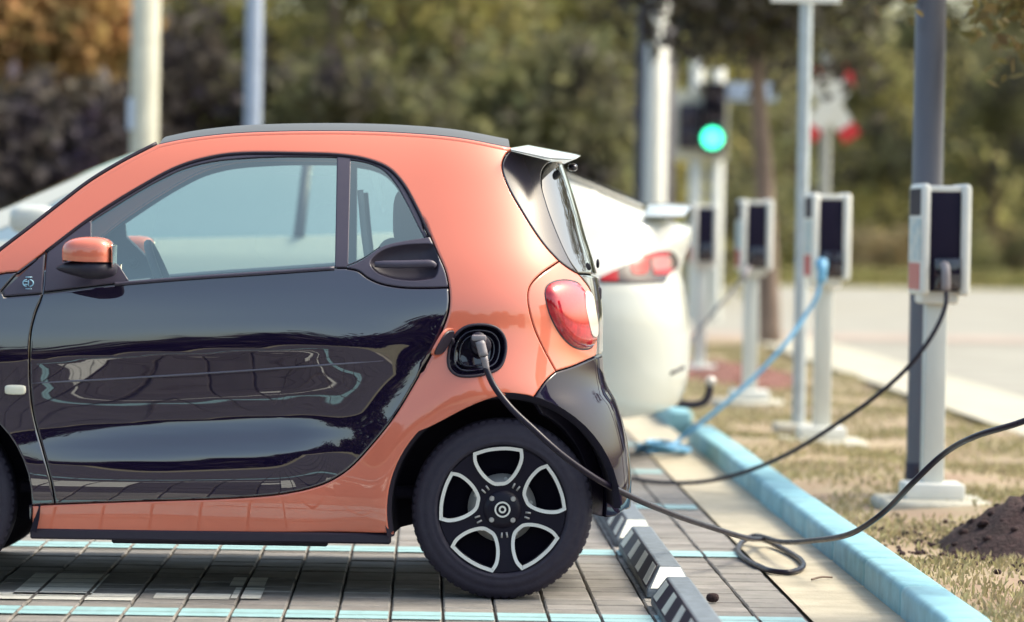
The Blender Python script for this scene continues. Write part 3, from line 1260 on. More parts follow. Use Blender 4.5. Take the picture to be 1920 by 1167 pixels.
# ---- bumper
barc = [(1001, 746, 'c'), (1045, 764), (1085, 796), (1114, 838), (1131, 885), (1138, 930), (1136, 972, 'c')]
q_barc = qz(barc)
q_blow = qz([(1136, 972, 'c'), (1155, 969), (1170, 958, 'c')], 3)
zl = q_blow[-1][1]
q_btop = qz([(1118, 668, 'c'), (1075, 687), (1043, 697, 'c')])
bum = chain(q_barc, q_blow, [(SS.qmax + .001, zl - .01), (SS.qmax + .001, zg - .004)], q_btop, q_bump)
pb = panel(SS, bum, step=0.018, fine=.010)
pobj('rear_bumper', weld(pb), mat('bumper_black', (0.0085, 0.006, 0.020), rough=0.4, coat=0.7, spec=0.0, coat_ior=1.55), car)
q_lip = chain(q_barc, q_blow[:2], [(XW + .30, zl + .0)])
# dark cladding between bumper and tyre
clad = chain([(XW + (RA - .045) * math.cos(a), ZW + (RA - .045) * math.sin(a)) for a in np.linspace(a_top - .12, math.asin((zl - ZW) / RA) if abs(zl - ZW) < RA else -0.1, 16)], q_barc[::-1])
try:
    pcl = panel(SS, clad, step=0.02, fine=.012, gap=.001, out=-.012)
    pobj2('arch_cladding', pcl, darkp, car)
except Exception as ex:
    print('clad', ex)

# ---- wheel-arch liners (front and rear, both sides)
XWF = XW - 1.925
for xw in (XW, XWF):
    for sg in (1, -1):
        y_out = YC - sg * 0.79
        y_in = YC - sg * 0.50
        pr = [(0.372, min(y_out, y_in)), (0.372, max(y_out, y_in))]
        v, f = lathe([(0.393, -sg * .022), (0.374, -sg * .008), (0.370, 0.02 * sg), (0.368, sg * .14), (0.35, sg * .30), (0.02, sg * .31)], (xw, y_out, ZW), 'y', 30, math.pi * (1.07 if xw == XW else 1.16), (0.01 if xw == XW else -0.08) * math.pi)
        mobj('arch_liner', (v, f), linerm, car, smooth=True)

# ---- dark inner shell so that panel gaps read dark
inner = [SS.px(120, 985), SS.px(700, 985), SS.px(760, 760), SS.px(800, 700), SS.px(900, 700), SS.px(960, 720), SS.px(1030, 690), SS.px(1090, 640), SS.px(1080, 540), SS.px(1010, 470), (SS.px(850, 470)), SS.px(830, 545), SS.px(640, 512), SS.px(250, 540), SS.px(100, 560), SS.px(80, 620), SS.px(80, 780), SS.px(110, 900)]
pin = panel(SS, inner, holes=[q_port], step=0.05, fine=.03, gap=0, out=-0.030, flange=0, fillet=0)
pobj2('inner_shell', pin, linerm, car)

# ---- front wing, hood, bumper (mostly out of the picture)
q_df = qz([(86, 471, 'c'), (80, 550), (66, 590), (58, 625), (55.5, 704), (60, 760), (66, 792), (82, 851), (97, 910), (103, 946.5, 'c')])
hoodline = [SS.px(-85, 548), (X_(-150), SS.px(-150, 565)[1]), (SS.xf0 - .25, 0.90), (SS.xf0 - .6, 0.84), (SS.qmin + .002, 0.80)]
RAF = 0.362
fa = [(XWF + RAF * math.cos(a), ZW + RAF * math.sin(a)) for a in np.linspace(-0.15, math.pi + .15, 26)]
tri_b = SS.px(78, 551), SS.px(10, 557), SS.px(2, 549)
q_tri = [SS.px(86, 471), SS.px(3, 546), SS.px(8, 557), SS.px(80, 551)]
wing = chain(hoodline[::-1], front_top[1:][::-1][0:], [SS.px(34, 510), SS.px(3, 546), SS.px(8, 557), SS.px(80, 551)], q_df[6:], [SS.px(56, 949)],
             [p for p in fa if p[1] > 0.20], [(SS.xf0 - .35, .20), (SS.qmin + .002, .20)])
pwg = panel(SS, wing, step=0.022, fine=.012)
pobj2('front_wing', pwg, blackp, car)
ptri = panel(SS, q_tri, step=0.012, fine=.008)
for f in (lambda p: p, lambda p: pmir(p, YC)):
    tp = pobj('pillar_trim', f(ptri), satin, car)
    # plug emblem: two rings with prongs
    c0 = SS.px(53, 531)
    P0 = SS.pos(*c0)
    sg = 1 if P0.y == f(([P0], [], None, [P0]))[0][0].y else -1
    yb = f(([P0], [], None, [P0]))[0][0].y - sg * .004
    ring = []
    for dx in (-0.0085, 0.0085):
        for i in range(15):
            a = math.pi * (.5 + i / 14) if dx < 0 else math.pi * (-.5 + i / 14)
            ring.append((P0.x + dx * .6 + .012 * math.cos(a), yb, P0.z + .011 * math.sin(a)))
    em = [tube(ring[:15], .0022, 6, 1), tube(ring[15:], .0022, 6, 1)]
    for dz in (-.005, .005):
        em.append(tube([(P0.x - .016, yb, P0.z + dz), (P0.x - .001, yb, P0.z + dz)], .0018, 6, 1))
    em.append(tube([(P0.x + .001, yb, P0.z - .010), (P0.x + .001, yb, P0.z + .010)], .0018, 6, 1))
    for dz in (-.0195, .0195):
        em.append(tube([(P0.x - .009, yb, P0.z + dz), (P0.x + .013, yb, P0.z + dz)], .0016, 6, 1))
    mobj('plug_emblem', join(*em), badgeblue, tp, smooth=True)


def bridge(near_pts, n=14, crown=0.0, fwd=0.0, pw=2.3):
    vs, fs = [], []
    k = len(near_pts)
    for i in range(n + 1):
        u = -1 + 2 * i / n
        for p in near_pts:
            h = YC - p.y
            c = 1 - abs(u) ** pw
            vs.append((p.x + fwd * c, YC + u * h, p.z + crown * c))
    for i in range(n):
        for j in range(k - 1):
            fs.append((i * k + j, (i + 1) * k + j, (i + 1) * k + j + 1, i * k + j + 1))
    return vs, fs


bead = [SS.pos(q, z) + Vector((0, .011, -.006)) for q, z in chain(q_apil, q_roof)]
mobj('roof_bead', tube(bead, .0135, 10, 1, spl=False), orange, car, smooth=True)
mobj('roof_bead', mirror_y(tube(bead, .0135, 10, 1, spl=False), YC), orange, car, smooth=True)
roof_pts = [SS.pos(q, z + .002) + Vector((0, .012, .004)) for q, z in q_roof]
rv, rf = bridge(roof_pts, 24, 0.040, 0, 2.6)
roof = mobj('roof', (rv, rf), roofm, car, smooth=True)
mobj('roof_gutter', tube([p + Vector((0, .003, .001)) for p in roof_pts], .0035, 6, 1, spl=False), darkp, roof)
shield_pts = [SS.pos(q, z) + Vector((.004, .014, -.006)) for q, z in q_apil]
mobj('windscreen', bridge(shield_pts, 16, 0.0, -0.05, 2.6), shield_glass, car, smooth=True)
mobj('screen_seal', tube([SS.pos(q, z) + Vector((-.010, .020, .011)) for q, z in q_apil], .007, 6, 1, spl=False), darkp, car, smooth=True)
hood_pts = [SS.pos(q, z) for q, z in resample(np.array(hoodline + hoodline[::-1][1:-1]), .05)[:]]
hood_pts = [SS.pos(*p) for p in catmull([tuple(p) for p in hoodline], 6)]
mobj('hood', bridge(hood_pts, 14, 0.05, 0.0, 2.0), blackp, car, smooth=True)
for sg in (1, -1):
    hp = SS.pos(SS.xf0 - .45, .66)
    mobj('headlamp', superell((hp.x + .02, YC - sg * (YC - hp.y), hp.z), (.07, .11, .085), .9, .9, 20, 12), clearlens, car, smooth=True)
mobj('grille', superell((SS.xf(.45) + .03, YC, .45), (.05, .42, .09), .4, .5, 20, 10), darkp, car, smooth=True)
# side indicator in the wing
k = SS.pos(*SS.px(29, 731))
mobj('side_indicator', superell((k.x, k.y - .002, k.z), (.036, .012, .0165), .5, .5, 20, 10), mat('indicator_cream', (.78, .74, .60), rough=.15, coat=1), car, smooth=True)

# ---- doors
belt = [(240, 531, 'c'), (350, 522), (500, 512), (627, 503, 'c'), (650, 503, 'c')]
bez_low = [(650, 503, 'c'), (672, 508), (690, 521), (715, 532), (755, 539), (800, 540), (841, 539, 'c')]
bez_up = [(650, 500, 'c'), (670, 492), (690, 480), (715, 463), (745, 454), (775, 449), (806, 444, 'c')]
i_841 = min(range(len(q_bot)), key=lambda i: abs(q_bot[i][0] - SS.px(841, 539)[0]) + abs(q_bot[i][1] - SS.px(841, 539)[1]))
i_806 = min(range(len(q_bot)), key=lambda i: abs(q_bot[i][0] - SS.px(806, 443)[0]) + abs(q_bot[i][1] - SS.px(806, 443)[1]))
skin = chain(q_bot[:i_841 + 1], qz(bez_low)[::-1][1:], qz(belt)[::-1][1:], [SS.px(80, 551)], q_df[3:])
pdoor = panel(SS, skin, step=0.016, fine=.010)
# frame around the glass
glass_f = [(171, 443, 'c'), (171, 414, 'c'), (215, 386), (260, 358), (300, 336), (340, 317), (385, 304), (430, 297.5), (520, 292.5), (632, 293, 'c'), (628, 499, 'c'), (500, 509), (350, 519), (242, 527, 'c'), (225, 500, 'c')]
glass_r = [(658, 298, 'c'), (690, 304), (718, 317), (742, 343), (762, 378), (783, 420), (796, 445, 'c'), (770, 448), (740, 454), (712, 462), (690, 477), (668, 489), (653, 495, 'c')]
frame = chain(q_bot[i_806:], [SS.px(80, 549)], [SS.px(240, 530)], qz(belt)[1:], qz(bez_up)[1:])
qgf, qgr = SS.pxl(glass_f, 5), SS.pxl(glass_r, 5)
pframe = panel(SS, frame, holes=[qgf, qgr], step=0.016, fine=.009, gap=.004, out=-.003, fillet=.004)
def nearer(poly, g):
    return offset_poly(resample(np.array(poly), .01), g)
pgf = panel(SS, nearer(qgf, -.006), step=.04, fine=.02, gap=0, out=-.008, flange=0, fillet=0)
pgr = panel(SS, nearer(qgr, -.006), step=.04, fine=.02, gap=0, out=-.008, flange=0, fillet=0)
bezel = chain(qz(bez_up), q_bot[i_841:i_806 + 1][::-1][1:], qz(bez_low)[::-1][1:])
rec = [(694, 494), (702, 481), (722, 468), (750, 461), (785, 458), (812, 460), (820, 478), (822, 500), (815, 520), (790, 526), (760, 526), (730, 521), (705, 510)]
q_rec = SS.pxl(rec, 5)
pbz = panel(SS, bezel, holes=[q_rec], step=.012, fine=.008, gap=.0015, out=.002, fillet=.004)
rc = np.mean(np.array(q_rec), 0)
def dish(q, z, d):
    return -0.026 * (1 - math.exp(-d / 0.016)) * 1.0
pdish = panel(SS, q_rec, step=.007, fine=.006, gap=0, out=-.001, flange=0, fillet=0, bulge=dish)
# door handle bar
hpts = [SS.pos(*SS.px(x, y)) for x, y in [(703, 496), (722, 496), (755, 496), (790, 495), (808, 495), (816, 499)]]
hb_ = []
hvs, hfs = tube([p + Vector((0, -.006 + .012 * (abs(i - 2.4) / 2.6) ** 3, 0)) for i, p in enumerate(hpts)], lambda t: .0135 - .004 * abs(2 * t - 1) ** 3, 12, 6)
hmid = sum((v[1] for v in hvs)) / len(hvs)
hvs = [(v[0], hmid + (v[1] - hmid) * .75, v[2]) for v in hvs]
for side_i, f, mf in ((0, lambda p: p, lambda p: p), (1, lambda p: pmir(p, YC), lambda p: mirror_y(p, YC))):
    d = pobj('door', f(pdoor), blackp, car)
    pobj('window_frame', f(pframe), satin, d)
    pobj('window_pane', f(pgf), car_glass, d)
    pobj('quarter_pane', f(pgr), car_glass, d)
    pobj('handle_bezel', f(pbz), satin, d)
    pobj('handle_recess', f(pdish), darkp, d)
    mobj('handle', mf((hvs, hfs, None)), satin, d, smooth=True)
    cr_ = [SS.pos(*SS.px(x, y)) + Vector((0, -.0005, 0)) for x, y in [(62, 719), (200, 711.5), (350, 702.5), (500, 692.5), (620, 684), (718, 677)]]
    mobj('crease_highlight', mf(tube(cr_, lambda t: .0032 * min(1, 8 * (1 - t) + .1, 8 * t + .3), 8, 8)), mat('highlight_satin', (.10, .095, .13), rough=.3, spec=.8), d, smooth=True)  # added strip, its paler satin stands for the highlight along the crease
    # belt rail strip and seal tube round the window opening
    bt = [SS.pos(*p) + Vector((0, -.003, 0)) for p in qz([(215, 533), (240, 531), (350, 522), (500, 512), (627, 503)])]
    mobj('belt_strip', mf(tube(bt, .0065, 8, 2)), satin, d, smooth=True)
    sl = [SS.pos(q, z) + Vector((0, .002, -.003)) for q, z in q_bot[i_806:]]
    mobj('window_seal', mf(tube(sl, .006, 6, 1, spl=False)), linerm, d, smooth=True)

# sill underside trim
z0 = Z_(1001, 400)
for sg in (1, -1):
    yy = YC - sg * .745
    mobj('sill_trim', box(((X_(60) + X_(740)) / 2, yy, z0 - .012), (X_(740) - X_(60), .10, .035), .006), darkp, car)
    mobj('battery_tray', box(((X_(210) + X_(620)) / 2, YC - sg * .66, z0 - .022), (X_(620) - X_(210), .12, .05), .006), darkp, car)
mobj('underbody', box(((X_(60) + X_(720)) / 2, YC, z0 + .03), (X_(720) - X_(60), 1.36, .05), .01), linerm, car)
mobj('underbody', box((XW + .02, YC, z0 + .10), (.55, .84, .12), .02), linerm, car)
mobj('underbody', box((XWF - .05, YC, z0 + .10), (.75, .84, .12), .02), linerm, car)

# ---- door mirrors
mc = at(166, 476, YN - .10)
def mir_fn(x, y, z):
    # blunt rear, tapering nose
    return (x * (1 if x > 0 else 1.02), y * (1 - .18 * (x < 0) * x * x), z * (1 - .22 * max(0, -x) ** 1.5))
cap = superell((mc.x, mc.y, mc.z - .004), (.083, .105, .060), .55, .55, 36, 20, mir_fn)
def cut(vf, keep):
    vs, fs = vf
    return vs, [f for f in fs if all(keep(vs[i]) for i in f)]
for sg, mf in ((0, lambda p: p), (1, lambda p: mirror_y(p, YC))):
    base = superell((mc.x + .004, mc.y + .005, mc.z - .048), (.090, .106, .036), .75, .7, 32, 12, lambda x, y, z: (x * (1.22 if x < 0 else 1), y * (1 - .5 * (x < 0) * abs(x)), z * (1 - .6 * max(0, -x))))
    mi = mobj('door_mirror', mf((base[0], base[1], None)), darkp, car, smooth=True)
    up = cut(cap, lambda v: v[2] > mc.z - .030)
    mobj('mirror_cap', mf((up[0], up[1], None)), orange, mi, smooth=True)
    mobj('mirror_glass', mf(box((mc.x + .0835, mc.y, mc.z - .006), (.006, .17, .075), .003) + (None,)), chrome, mi)
    arm = tube([(mc.x - .01, mc.y + .06, mc.z - .045), (mc.x + .01, mc.y + .13, mc.z - .05), (mc.x + .015, mc.y + .20, mc.z - .04)], .018, 10, 4)
    mobj('mirror_arm', mf((arm[0], arm[1], None)), darkp, mi, smooth=True)

# ---- spoiler across the roof tail
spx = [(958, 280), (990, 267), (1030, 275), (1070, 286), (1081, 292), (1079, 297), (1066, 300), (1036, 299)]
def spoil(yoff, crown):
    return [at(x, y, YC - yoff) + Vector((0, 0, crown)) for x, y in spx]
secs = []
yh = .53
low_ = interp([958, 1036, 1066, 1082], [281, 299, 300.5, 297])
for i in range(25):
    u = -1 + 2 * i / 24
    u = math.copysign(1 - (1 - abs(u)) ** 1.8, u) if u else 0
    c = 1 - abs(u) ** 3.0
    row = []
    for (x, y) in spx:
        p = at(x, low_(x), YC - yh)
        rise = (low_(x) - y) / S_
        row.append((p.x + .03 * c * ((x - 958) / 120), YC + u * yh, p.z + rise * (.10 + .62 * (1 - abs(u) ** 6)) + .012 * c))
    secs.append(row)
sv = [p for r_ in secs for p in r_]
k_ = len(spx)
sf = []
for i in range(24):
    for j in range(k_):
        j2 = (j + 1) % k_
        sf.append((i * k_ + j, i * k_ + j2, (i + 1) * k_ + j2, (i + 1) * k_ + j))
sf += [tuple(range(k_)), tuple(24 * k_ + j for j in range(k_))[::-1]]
sp_o = mobj('roof_spoiler', recalc((sv, sf)), mat('spoiler_sky_sheen', (.50, .49, .43), rough=.2, coat=1.0), car, auto=35)  # pale base colour stands for bright sky reflected in a gloss black spoiler
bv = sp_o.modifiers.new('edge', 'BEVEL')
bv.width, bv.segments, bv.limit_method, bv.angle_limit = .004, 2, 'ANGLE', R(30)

# ---- charging socket
def sock_b(q, z, d):
    return -0.045 * (1 - math.exp(-d / .010))
pso = panel(SS, q_port, step=.008, fine=.006, gap=0, out=-.002, flange=0, fillet=0, bulge=sock_b)
cp = pobj('charge_port', pso, gloss_black, car)
pcx = SS.pos(*SS.px(900, 655))
loop = [SS.pos(*p) for p in q_port] 
loop.append(loop[0])
mobj('port_rim', tube([p + Vector((0, -.001, 0)) for p in loop], .005, 8, 1, spl=False), darkp, cp, smooth=True)
mid = sum(loop, Vector()) / len(loop)
for s_, yy in ((.78, .012), (.60, .026)):
    lp = [mid + (p - mid) * s_ + Vector((0, yy, 0)) for p in loop]
    mobj('port_ridge', tube(lp, .004, 6, 1, spl=False), gloss_black, cp, smooth=True)
mobj('socket', lathe([(0, -.004), (.030, -.004), (.034, 0), (.034, .03)], (pcx.x + .004, pcx.y + .012, pcx.z + .012), 'y', 24), darkp, cp, smooth=True)
mobj('port_flap_latch', box((mid.x - .035, mid.y + .02, mid.z - .045), (.022, .02, .02), .005), darkp, cp)
# open flap standing out from the left edge, seen nearly edge on
h0, h1 = SS.pos(*SS.px(862, 606)), SS.pos(*SS.px(822, 676))
fl = []
hl = (h0 + h1) / 2
ax = (h0 - h1).normalized()
outv = Vector((-.42, -.90, 0)).normalized()
fp = []
for i in range(24):
    a = 2 * math.pi * i / 24
    cu, su = math.cos(a), math.sin(a)
    u_ = math.copysign(abs(cu) ** .6, cu) * .052
    w_ = math.copysign(abs(su) ** .6, su) * .046 + .048
    fp.append(hl + ax * u_ + outv * w_ + Vector((.0, 0, 0)))
nf_ = ax.cross(outv).normalized()
vs = [p + nf_ * .004 for p in fp] + [p - nf_ * .004 for p in fp]
n24 = 24
fs = [tuple(range(n24)), tuple(range(2 * n24 - 1, n24 - 1, -1))] + [(i, i + n24, (i + 1) % n24 + n24, (i + 1) % n24) for i in range(n24)]
mobj('port_flap', (vs, fs), orange, cp, auto=30)
sgn = 1 if nf_.x > 0 else -1
iv = [hl + (p - hl) * .90 + outv * .004 + nf_ * sgn * .0045 for p in fp] + [hl + (p - hl) * .84 + outv * .008 + nf_ * sgn * .009 for p in fp]
mobj('flap_lining', (iv, [tuple(range(24, 48))] + [(i, (i + 1) % 24, (i + 1) % 24 + 24, i + 24) for i in range(24)]), darkp, cp, auto=30)
mobj('flap_hinge', tube([hl + ax * -.02 + Vector((0, .012, 0)), hl + Vector((.012, -.004, 0)), hl + ax * .02 + outv * .02], .007, 8, 4), darkp, cp, smooth=True)

# ---- wheels
def wheel(xw, sg, yo, steer=False):
    """sg = +1 near side; yo = y of the tyre's outer face"""
    w = None
    c = (xw, yo, ZW)
    D = sg
    prof = [(.211, .150), (.216, .185), (.25, .190), (.285, .182), (.2985, .165), (.3020, .12), (.3020, .06), (.2975, .024), (.290, .012), (.270, .002), (.262, .0030), (.258, -.0010), (.240, -.002), (.232, -.0005), (.229, -.0025), (.223, -.001), (.217, .004), (.212, .013), (.209, .03)]
    prof = [(r, D * h) for r, h in prof]
    tv, tf = lathe(prof, c, 'y', 72)
    wo = mobj('wheel', (tv, tf), rubber, car, smooth=True)
    # shoulder lugs
    lv, lf = [], []
    for i in range(66):
        a = 2 * math.pi * i / 66
        for (r0, r1, y0, y1, da) in ((.2885, .3035, .010, .040, .030),):
            ca = []
            for (r, y, dd) in ((r0, y0, -da), (r0, y0, da), (r1 - .004, y0 + .010, da), (r1 - .004, y0 + .010, -da), (r1, y1, -da), (r1, y1, da)):
                aa = a + dd
                ca.append((c[0] + r * math.cos(aa), c[1] + D * y, c[2] + r * math.sin(aa)))
            n0 = len(lv)
            lv += ca
            lf += [(n0, n0 + 1, n0 + 2, n0 + 3), (n0 + 3, n0 + 2, n0 + 5, n0 + 4), (n0, n0 + 3, n0 + 4), (n0 + 1, n0 + 5, n0 + 2)]
    mobj('tread_blocks', (lv, lf), rubber, wo, kind='stuff')
    # rim barrel and dish
    mobj('rim_barrel', lathe([(.2115, D * .010), (.2125, D * .018), (.206, D * .028), (.198, D * .10), (.03, D * .105)], c, 'y', 60), rimblack, wo, smooth=True)
    mobj('brake_disc', lathe([(.05, D * .078), (.115, D * .078), (.115, D * .09)], c, 'y', 40), steel, wo, smooth=True)
    hold = []
    for i in range(10):
        a = 2 * math.pi * i / 10 + .2
        hold.append(lathe([(0, -D * .002), (.007, -D * .002), (.007, 0)], (c[0] + .098 * math.cos(a), c[1] + D * .077, c[2] + .098 * math.sin(a)), 'y', 8))
    mobj('disc_bolts', join(*hold), alloy, wo, kind='stuff')
    # spoke plate: black disc with five petal openings
    def petal(k, s=1.035, grow=0.0):
        pts = []
        base = [(-.080, .190), (-.030, .2005), (.030, .2005), (.080, .190), (.0805, .160), (.067, .126), (.046, .098), (.021, .079), (0.0, .0765), (-.021, .079), (-.046, .098), (-.067, .126), (-.0805, .160)]
        cs = ['c' if i in (0, 3) else None for i in range(len(base))]
        P = catmull([(x, y, 'c') if f else (x, y) for (x, y), f in zip(base, cs)], 5, True)
        P = np.array([p[:2] for p in P]) * s
        P = offset_poly(resample(P, .007), grow) if grow else resample(P, .007)
        a = k * 2 * math.pi / 5 + 0.095
        ca, sa = math.cos(a), math.sin(a)
        return [(x * ca - y * sa, x * sa + y * ca) for x, y in P]
    circ = [(.2105 * math.cos(t), .2105 * math.sin(t)) for t in np.linspace(0, 2 * math.pi, 90)[:-1]]
    # plate via triangulation
    rings = [np.array(circ)] + [np.array(petal(k, grow=.008)) for k in range(5)]
    allp = np.concatenate(rings)
    edges, nb = [], 0
    for r in rings:
        edges += [(nb + i, nb + (i + 1) % len(r)) for i in range(len(r))]
        nb += len(r)
    res = delaunay_2d_cdt([Vector(p) for p in allp], edges, [], 0, 1e-6)
    V = np.array([tuple(v) for v in res[0]])
    T = np.array([f for f in res[2] if len(f) == 3])
    cen = V[T].mean(1)
    ok = inside(rings[0], cen)
    for h in rings[1:]:
        ok &= ~inside(h, cen)
    T = T[ok]
    def dep(x, z):
        r = math.hypot(x, z)
        return .004 + .022 * (1 - min(r / .2, 1)) ** 1.2
    pv = [(c[0] + x, c[1] + D * (dep(x, z) + .004), c[2] + z) for x, z in V]
    pf = [tuple(int(i) for i in t) for t in T]
    # walls going inward from petal edges
    for r in rings[1:]:
        n0 = len(pv)
        m_ = len(r)
        for x, z in r:
            pv.append((c[0] + x, c[1] + D * (dep(x, z) + .004), c[2] + z))
        for x, z in r:
            pv.append((c[0] + x * .97, c[1] + D * (dep(x, z) + .045), c[2] + z * .97))
        pf += [(n0 + i, n0 + (i + 1) % m_, n0 + m_ + (i + 1) % m_, n0 + m_ + i) for i in range(m_)]
    mobj('spoke_plate', (pv, pf), rimblack, wo)
    for k in range(5):
        o_, i_ = petal(k), None
        o_ = np.array(o_)
        i_ = offset_poly(o_, .0115)
        o_ = offset_poly(o_, .0)
        m_ = len(o_)
        rv_ = []
        for P_, hgt, sh in ((o_, .004, 0), (o_, -.0035, .1), (i_, -.0025, .0), (i_, .018, 0)):
            for x, z in P_:
                rv_.append((c[0] + x, c[1] + D * (dep(x, z) + hgt), c[2] + z))
        rf_ = []
        for q in range(3):
            for i in range(m_):
                j = (i + 1) % m_
                rf_.append((q * m_ + i, q * m_ + j, (q + 1) * m_ + j, (q + 1) * m_ + i))
        mobj('petal_ring', (rv_, rf_), alloy, wo, auto=40)
    # hub
    mobj('hub_boss', lathe([(0, D * .006), (.045, D * .006), (.062, D * .014), (.07, D * .03)], c, 'y', 40), rimblack, wo, smooth=True)
    cap_ = mobj('hub_ring', lathe([(.021, D * .004), (.021, -D * .003), (.0265, -D * .003), (.0265, D * .006)], c, 'y', 36), alloy, wo, auto=40)
    mobj('hub_emblem', join(lathe([(.0065, D * .001), (.0065, -D * .002), (.0125, -D * .002), (.0125, D * .006)], c, 'y', 24)), alloy, wo)
    for i in range(4):
        a = math.pi / 4 + i * math.pi / 2 + .0
        mobj('wheel_bolt', lathe([(0, -D * .003), (.0075, -D * .003), (.0095, D * .002), (.0095, D * .012)], (c[0] + .050 * math.cos(a), c[1] + D * .006, c[2] + .050 * math.sin(a)), 'y', 12), steel, wo, auto=40)
    # small chrome darts on the spokes
    dv = []
    for k in range(5):
        for s2 in (-1, 1):
            a = (k + .5) * 2 * math.pi / 5 + .095 + math.pi / 2 + s2 * .10
            r0, r1 = .078, .096
            dv.append(tube([(c[0] + r0 * math.cos(a), c[1] + D * .015, c[2] + r0 * math.sin(a)), (c[0] + r1 * math.cos(a), c[1] + D * .013, c[2] + r1 * math.sin(a))], .0035, 6, 1))
    mobj('spoke_darts', join(*dv), steel, wo, smooth=True, kind='stuff')
    return wo


for xw in (XW, XWF):
    wheel(xw, 1, YN + .055)
    wheel(xw, -1, 2 * YC - YN - .055)

# ---- cabin
mobj('dashboard', superell((X_(60), YC, 0.93), (.27, .60, .11), .5, .4, 28, 14), mat('dash_plastic', (.05, .05, .06), rough=.7), car, smooth=True)
mobj('parcel_shelf', box((X_(960), YC, 1.0), (.22, 1.0, .04), .01), trimgrey, car)
mobj('cabin_floor', box((X_(450), YC, .34), (1.5, 1.2, .04), .01), linerm, car)
mobj('headlining', bridge([p + Vector((0, .03, -.02)) for p in roof_pts], 10, .03, 0), trimgrey, car, smooth=True)
sw = at(318, 470, YC - .33)
ring = [(sw.x + .07 * math.sin(t) * 0.45, YC - .33 + .185 * math.cos(t), .99 + .175 * math.sin(t)) for t in np.linspace(0, 2 * math.pi, 40)]
ring = [(sw.x - .42 * (p[2] - .99), p[1], p[2]) for p in ring]
mobj('steering_wheel', join(tube(ring, .015, 8, 1, spl=False), tube([(sw.x, YC - .33 - .17, .99), (sw.x - .01, YC - .33, .985), (sw.x, YC - .33 + .17, .99)], .018, 8, 3), superell((sw.x - .03, YC - .33, .985), (.04, .06, .05), .8, .8, 14, 8)), darkp, car, smooth=True)
for sg in (-1, 1):
    yc = YC + sg * .33
    def bend(x, y, z):
        return (x * (1 - .25 * max(z, 0)) + .55 * z * 1.0, y * (1 - .18 * max(z, 0) ** 2), z)
    st = mobj('seat', superell((X_(705), yc, .83), (.085, .245, .37), .45, .5, 28, 18, lambda x, y, z: (x + 1.5 * z * .55, y * (1 - .22 * max(z, 0) ** 2), z)), seatm, car, smooth=True)
    mobj('seat_cushion', superell((X_(560), yc, .52), (.27, .25, .09), .5, .5, 24, 12), seatm, st, smooth=True)
    mobj('seat_headrest', superell((X_(762), yc, 1.27), (.055, .13, .10), .6, .6, 20, 12), seatm, st, smooth=True)
    ys = YC + sg * .52
    mobj('seat_belt', tube([(X_(668), ys, 1.36), (X_(682), ys - sg * .02, 1.15), (X_(705), ys - sg * .04, .95), (X_(715), ys - sg * .04, .75)], .012, 6, 4), trimgrey, st, smooth=True)

# ================================================================== charging lead of the small car
lead = thing('charging_cable', (pcx.x, pcx.y, 0), 'thick black charging cable from the orange flank, looped on the ground', 'cable', 'charging cables')
h_in = Vector((pcx.x + .0, pcx.y + .006, pcx.z + .018))
plug_tip = at(897, 634, YN - .055)
mobj('plug_head', box(tuple(plug_tip + Vector((.002, .012, .0))), (.048, .05, .020), .006, seg=2), pluggrey, lead, auto=40)
mobj('plug_collar', tube([h_in + Vector((0, .03, 0)), plug_tip + Vector((0, .01, -.006))], .026, 14, 3), darkp, lead, smooth=True)
g0, g1, g2 = at(900, 640, YN - .058), at(907, 668, YN - .062), at(913, 694, YN - .055)
mobj('plug_grip', tube([g0, g1], lambda t: .0165 - .001 * t, 14, 4), pluggrey, lead, smooth=True)
mobj('plug_gaiter', tube([g1 + (g2 - g1) * .03, g2], lambda t: .0125 - .003 * t, 12, 4), pluggrey, lead, smooth=True)
pth = [(911, 690, 12.195), (925, 722, 12.18), (955, 762, 12.16), (1000, 805, 12.14), (1050, 850, 12.15), (1110, 893, 12.22), (1180, 930, 12.40), (1260, 964, 12.75), (1330, 988, 13.2), (1395, 1008, 13.65)]
pts = [at(*p) for p in pth]
rc_ = .0105
for (x, y) in [(1440, 1020), (1478, 1035), (1501, 1050), (1506, 1061), (1495, 1070), (1475, 1073.5), (1448, 1071), (1425, 1063), (1405, 1053), (1390, 1042), (1384, 1031), (1392, 1021), (1412, 1016)]:
    g = gnd(x, y, rc_)
    pts.append(g + Vector((0, 0, .0 if y > 1025 else .010)))
pts[-1].z += .012
for (x, y, Y) in [(1465, 1016.5, 14.0), (1517, 1014.5, 13.55), (1595, 1001, 13.0), (1636, 977, 12.8), (1668, 951, 12.7), (1712, 905, 12.5), (1765, 855, 12.4), (1830, 818, 12.1), (1920, 790, 11.85), (2010, 752, 11.75), (2085, 650, 11.72), (2118, 540, 11.74), (2120, 500, 11.80)]:
    pts.append(at(x, y, Y))
mobj('cord', tube(pts, rc_, 12, 8), cordm, lead, smooth=True)

